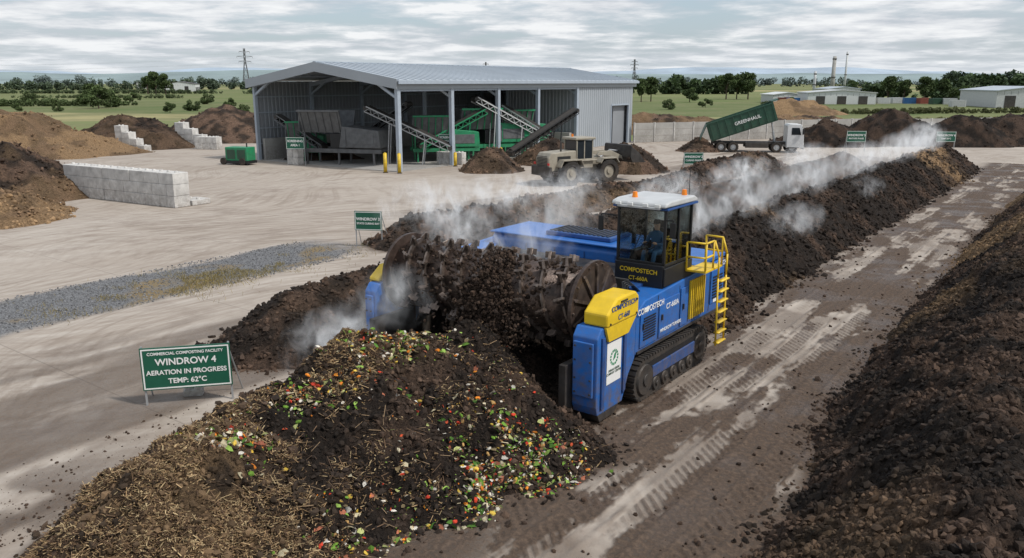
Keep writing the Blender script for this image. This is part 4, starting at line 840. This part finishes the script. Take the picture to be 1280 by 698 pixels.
for x,t,h,i in ((45,290,6,3),(127,250,8.5,4),(140,262,7,3),(118,270,7.5,1),(200,520,14,0),(212,515,13,1),(190,540,12,2),(215,215,3.5,4),(244,230,4,3),(25,220,3,4),(75,225,2.5,3),(170,320,5,4),(262,300,5,3),(290,250,4,4),(305,200,3.5,3),(800,330,9,0),(812,340,10,1),(835,240,4,3),(860,330,7,4),(905,380,12,2),(918,385,11,0),(932,380,12,1),(1105,330,10,0),(1125,335,9,2),(1150,330,10,1),(1172,340,9,0),(1198,330,8,4),(1240,300,5,3),(985,260,4,4),(955,250,3,3),(1060,420,9,2),(880,260,3.5,4)):
    tree(i,px(x,t),t*1.015,h/(10 if i<3 else 5),R_.random()*6)
def treeline(name,x0,y0,x1,y1,h,dens,seed,base=(.04,.065,.028),depth=14,gp=.22):
    r=np.random.default_rng(seed); L=math.hypot(x1-x0,y1-y0); k=max(6,int(L/h*2.6*dens)); t=np.sort(r.random(k)); gap=vn(t*L/40,t*0,seed)>gp
    t=t[gap]; k=len(t); hh=h*(.45+.7*r.random(k))*(.6+.8*vn(t*L/25,t*0+3,seed)); X=x0+(x1-x0)*t+r.normal(size=k)*2; Y=y0+(y1-y0)*t+r.normal(size=k)*depth*.3
    C=np.concatenate([np.stack([X,Y,hh*.62],1),np.stack([X+r.normal(size=k)*h*.25,Y,hh*.3],1)]); R=np.concatenate([hh*.38,hh*.40])
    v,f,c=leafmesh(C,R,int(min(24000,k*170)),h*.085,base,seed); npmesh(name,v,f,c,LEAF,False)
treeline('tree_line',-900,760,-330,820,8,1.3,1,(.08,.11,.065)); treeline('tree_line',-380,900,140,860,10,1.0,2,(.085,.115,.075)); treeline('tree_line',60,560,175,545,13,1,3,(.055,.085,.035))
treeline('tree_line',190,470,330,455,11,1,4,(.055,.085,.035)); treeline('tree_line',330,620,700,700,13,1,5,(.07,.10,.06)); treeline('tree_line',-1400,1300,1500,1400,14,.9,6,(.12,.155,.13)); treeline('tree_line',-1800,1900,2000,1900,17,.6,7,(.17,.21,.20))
treeline('hedgerow',-260,250,-90,300,2.2,1.6,8,(.10,.135,.055),5,.55); treeline('hedgerow',-400,430,-40,400,2.2,1.6,10,(.095,.125,.055),4,.45); treeline('hedgerow',30,200,230,235,1.4,1.3,11,(.13,.14,.06),4,.5); treeline('hedgerow',-600,600,-100,560,3.4,1.5,13,(.085,.115,.055),6,.45); treeline('hedgerow',40,152,130,180,1.1,1.2,14,(.16,.16,.07),5,.4); treeline('hedgerow',-150,140,-30,150,1.1,1.6,16,(.15,.17,.07),8,.35)
treeline('tree_line',110,345,200,352,9,1,15,(.06,.09,.04))
def hills(name,Y,h,col,sd,X0=-6500,X1=6500):
    xs=np.linspace(X0,X1,200); z=h*(.25+.9*fbm(xs*.0009,xs*0,4,sd)); ys=[0,600,1400]; V=[]
    for j,y in enumerate(ys):
        for x,zz in zip(xs,z): V.append((x,Y+y,(-2 if j==0 else zz*(1 if j==1 else .3))))
    m=pmat(name+'_haze_tint',col,1,var=.25,scale=.003); npmesh(name,np.array(V),gridfaces(3,200),None,m,True)  # distance haze painted into the hill colour as a bluish tint
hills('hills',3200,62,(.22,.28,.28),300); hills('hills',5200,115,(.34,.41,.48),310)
# ------------------------------------------------------------ pylons
def pylon(X,Y,h,rz=0,k=1.0):
    b=B(); w0=h*.09; w1=h*.018
    zs=[0,.2,.38,.54,.68,.8,.9,1.0]
    ww=lambda f:w0+(w1-w0)*min(1,f/.68)
    for a,c in zip(zs[:-1],zs[1:]):
        wa,wc=ww(a),ww(c); A_=[(-wa,-wa),(wa,-wa),(wa,wa),(-wa,wa)]; C_=[(-wc,-wc),(wc,-wc),(wc,wc),(-wc,wc)]
        for i in range(4):
            j=(i+1)%4; b.cyl(A_[i]+(a*h,),C_[i]+(c*h,),.26*k,4); b.cyl(A_[i]+(a*h,),C_[j]+(c*h,),.14*k,3); b.cyl(A_[j]+(a*h,),C_[i]+(c*h,),.14*k,3)
    for f,l in ((.68,.15),(.8,.19),(.92,.13)):
        for s_ in (-1,1): b.cyl((0,0,f*h+.5),(s_*l*h,0,f*h),.26*k,4); b.cyl((0,0,f*h-1.2),(s_*l*h,0,f*h),.2*k,4); b.cyl((s_*l*h,0,f*h),(s_*l*h,0,f*h-2),.18*k,4)
    return b.make('electricity_pylon',GSTEEL,None,loc=(X,Y,0),rot=(0,0,rz))
PY=[(-1080,820,44),(-313,975,46),(-52,1650,46),(236,1600,50)]
for X,Y,h in PY: pylon(X,Y,h,.5,1.1 if Y<1000 else 1.6)
wb=B()
for (a,b_) in ((PY[0],PY[1]),(PY[1],PY[2]),(PY[2],PY[3])):
    for f,o in ((.64,5),(.76,7),(.88,4),(.64,-5),(.76,-7)):
        pts=[]
        for i in range(13):
            t=i/12; pts.append((a[0]+(b_[0]-a[0])*t+o*.7,a[1]+(b_[1]-a[1])*t+o*.7,(a[2]*f)*(1-t)+b_[2]*f*t-10*4*t*(1-t)))
        wb.pipe(pts,.045,3)
wb.make('power_lines',GALV)
# ------------------------------------------------------------ distant buildings
def shed(name,X,Y,w,l,h,rz,wm_,rm,rise=1.2,doors=2):
    E=empty(name,(X,Y,0),rz); B().prism([(-w/2,0),(-w/2,h),(0,h+rise),(w/2,h),(w/2,0)],'y',-l/2,l/2).make('walls',wm_,E)
    r=B()
    for s_ in (-1,1): r.prism([(0,h+rise+.02),(s_*(w/2+.4),h-.04),(s_*(w/2+.4),h+.2),(0,h+rise+.26)],'y',-l/2-.4,l/2+.4)
    r.make('roof',rm,E); d=B()
    for i in range(doors): x=-w/2+w*(i+.6)/(doors+.2); d.box(x-1.6,x+1.6,-l/2-.06,-l/2-.01,0,h*.72)
    for i in range(3): d.box(w/2+.01,w/2+.06,-l/2+l*(i+.3)/3.2,-l/2+l*(i+.3)/3.2+3,0,h*.6)
    for s in range(int(w/2)): d.box(-w/2+s*2,-w/2+s*2+.06,-l/2-.03,-l/2-.01,h*.75,h*.98)
    d.make('doors',STEEL,E)
shed('grey_industrial_shed',165,272,21,30,5.2,-.15,LGREY,ROOF,1.2,3)
shed('white_industrial_unit',121,308,24,16,4.0,-.1,WHITE,LGREY,.9,3); shed('white_industrial_unit',108,330,12,12,3.0,.1,LGREY,WHITE,.8,1); shed('white_industrial_unit',138,350,14,12,5,.1,WHITE,ROOF,.8,1)
shed('farm_building',-52,640,40,16,5,.1,LGREY,WALLC,1.8,2); shed('farm_building',-280,700,26,14,6,.1,WHITE,RUST,2,2); shed('farm_building',-420,1000,60,18,7,.1,LGREY,RUST,2,2)
for X,Y,h,r in ((157,405,20,1.1),(167,415,22.5,.6),(150,410,13,.8)):
    E=empty('chimney_stack',(X,Y,0)); B().cyl((0,0,0),(0,0,h),r,16,r*.75).make('flue',LGREY if r<.9 else WALLC,E,0,True); B().cyl((0,0,h-1.5),(0,0,h-1.0),r*.95,16).cyl((0,0,h*.5),(0,0,h*.5+.3),r*1.2,16).make('bands',STEEL,E)
cm=[pmat('container_blue',(.03,.12,.3)),WHITE,pmat('container_red',(.22,.06,.04)),LGREY,DGREEN]
for i,(x,t) in enumerate(((1102,300),(1118,305),(1135,300),(1152,298),(1168,292),(1185,290),(1195,262),(990,300),(978,305))):
    E=empty('shipping_container',(px(x,t),t*1.02,0),R_.uniform(-.3,.3)); B().box(-2.2,2.2,-1.2,1.2,.1,2.2).make('body',cm[(i*2+1)%5],E,.03); b=B()
    for k in range(14): b.box(-2.1+k*.3,-1.97+k*.3,-1.25,-1.2,.25,2.05)
    b.box(-2.25,2.25,-1.27,-1.2,.1,.22).box(-2.25,2.25,-1.27,-1.2,2.08,2.2).make('ribs',cm[(i*2+1)%5],E)
# ------------------------------------------------------------ steam
def steammat(name,dens,seed,thr=.47):
    m=D.materials.new(name); t=NT(m); t.n.remove(t.n['Principled BSDF']); out=t.n['Material Output']
    o=t.new('ShaderNodeTexCoord').outputs['Object']; g=t.new('ShaderNodeNewGeometry').outputs['Position']
    ln=t.new('ShaderNodeVectorMath',operation='LENGTH'); t.link(o,ln.inputs[0]); f=t.math('SUBTRACT',1,ln.outputs['Value'],clamp=True)
    mp=t.new('ShaderNodeMapping'); mp.inputs['Location'].default_value=(seed,seed*2,0); mp.inputs['Scale'].default_value=(1.0,1.0,.6); mp.inputs['Rotation'].default_value=(0,.5,0); t.link(g,mp.inputs[0])
    n=t.new('ShaderNodeTexNoise'); n.inputs['Scale'].default_value=1.15; n.inputs['Detail'].default_value=3; n.inputs['Roughness'].default_value=.62; n.inputs['Distortion'].default_value=1.3; t.link(mp.outputs[0],n.inputs['Vector'])
    k=t.math('MULTIPLY',t.math('SUBTRACT',n.outputs['Fac'],thr,clamp=True),t.math('MULTIPLY',f,dens*9))
    v=t.new('ShaderNodeVolumeScatter'); v.inputs['Color'].default_value=(.97,.97,.98,1); t.link(k,v.inputs['Density'])
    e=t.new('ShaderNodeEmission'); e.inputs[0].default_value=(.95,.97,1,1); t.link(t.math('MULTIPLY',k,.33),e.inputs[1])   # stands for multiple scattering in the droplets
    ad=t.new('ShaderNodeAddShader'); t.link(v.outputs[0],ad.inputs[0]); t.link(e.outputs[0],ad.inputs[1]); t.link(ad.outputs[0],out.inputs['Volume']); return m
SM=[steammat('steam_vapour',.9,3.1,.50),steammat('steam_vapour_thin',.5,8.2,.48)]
def steam(s,a,z,rs,ra,rzz,k=0):
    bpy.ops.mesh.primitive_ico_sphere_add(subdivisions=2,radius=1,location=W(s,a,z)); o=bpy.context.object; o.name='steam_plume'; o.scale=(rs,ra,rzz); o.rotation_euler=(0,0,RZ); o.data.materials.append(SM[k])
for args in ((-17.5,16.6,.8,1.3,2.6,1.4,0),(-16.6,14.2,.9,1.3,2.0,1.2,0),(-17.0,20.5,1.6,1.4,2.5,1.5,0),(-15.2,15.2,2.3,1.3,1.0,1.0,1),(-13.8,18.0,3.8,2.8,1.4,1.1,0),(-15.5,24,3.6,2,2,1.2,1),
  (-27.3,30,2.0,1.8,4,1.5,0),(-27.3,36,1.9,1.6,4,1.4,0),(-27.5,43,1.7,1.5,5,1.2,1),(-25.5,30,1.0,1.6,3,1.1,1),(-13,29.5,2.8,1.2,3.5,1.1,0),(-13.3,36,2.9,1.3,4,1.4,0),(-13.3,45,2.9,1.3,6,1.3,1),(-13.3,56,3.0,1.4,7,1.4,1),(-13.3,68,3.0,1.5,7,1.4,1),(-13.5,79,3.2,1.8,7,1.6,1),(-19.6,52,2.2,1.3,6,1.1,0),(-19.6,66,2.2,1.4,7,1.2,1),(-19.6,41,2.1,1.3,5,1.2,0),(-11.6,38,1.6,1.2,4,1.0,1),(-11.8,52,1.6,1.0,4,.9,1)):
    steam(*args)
# ------------------------------------------------------------ world, sun, camera
w=D.worlds.new('World'); SC.world=w; w.use_nodes=True; t=NT.__new__(NT); t.m=w; t.t=w.node_tree; t.n=t.t.nodes; t.l=t.t.links
bg=t.n['Background']; sky=t.new('ShaderNodeTexSky',sky_type='NISHITA'); sky.sun_disc=False; SE,SA=50,115
sky.sun_elevation=math.radians(SE); sky.sun_rotation=math.radians(SA); sky.air_density=1.2; sky.dust_density=1.5
tc=t.new('ShaderNodeTexCoord').outputs['Generated']; sp=t.new('ShaderNodeSeparateXYZ'); t.link(tc,sp.inputs[0])
zz=t.math('ADD',t.math('MAXIMUM',sp.outputs[2],0),.085); cb=t.new('ShaderNodeCombineXYZ'); t.link(t.math('DIVIDE',sp.outputs[0],zz),cb.inputs[0]); t.link(t.math('DIVIDE',sp.outputs[1],zz),cb.inputs[1])
n1=t.noise(cb.outputs[0],1.15,9,.6); n2=t.noise(cb.outputs[0],.5,4,.5)
cov=t.ramp(t.math('ADD',t.math('MULTIPLY',n1,.6),t.math('MULTIPLY',n2,.4)),.42,.54)
shade=t.ramp(n1,.42,.62,(5.0,5.3,5.8,1),(8.2,8.3,8.4,1))
base=t.mix(.5,sky.outputs[0],(4.4,5.6,7.1))
c=t.mix(t.math('MULTIPLY',cov,.93),base,shade)
hz=t.ramp(sp.outputs[2],.0,.045,(1,1,1,1),(0,0,0,1)); c=t.mix(t.math('MULTIPLY',hz,.55),c,(6.8,7.2,7.6))
t.link(c,bg.inputs[0]); bg.inputs[1].default_value=.115
sl=D.lights.new('sun','SUN'); sl.energy=3.0; sl.angle=math.radians(4); sl.color=(1,.96,.9); so=D.objects.new('sun',sl); link(so)
el,az=math.radians(SE),math.radians(SA); d=Vector((math.sin(az)*math.cos(el),math.cos(az)*math.cos(el),math.sin(el))); so.rotation_euler=d.to_track_quat('Z','Y').to_euler()
cam=D.cameras.new('camera'); cam.lens=28.24; cam.sensor_width=36; cam.clip_end=15000; co=D.objects.new('camera',cam); link(co,None,(0,0,8),(math.radians(90-13.8),0,0)); SC.camera=co
SC.view_settings.view_transform='Standard'; SC.view_settings.look='None'; SC.view_settings.exposure=0
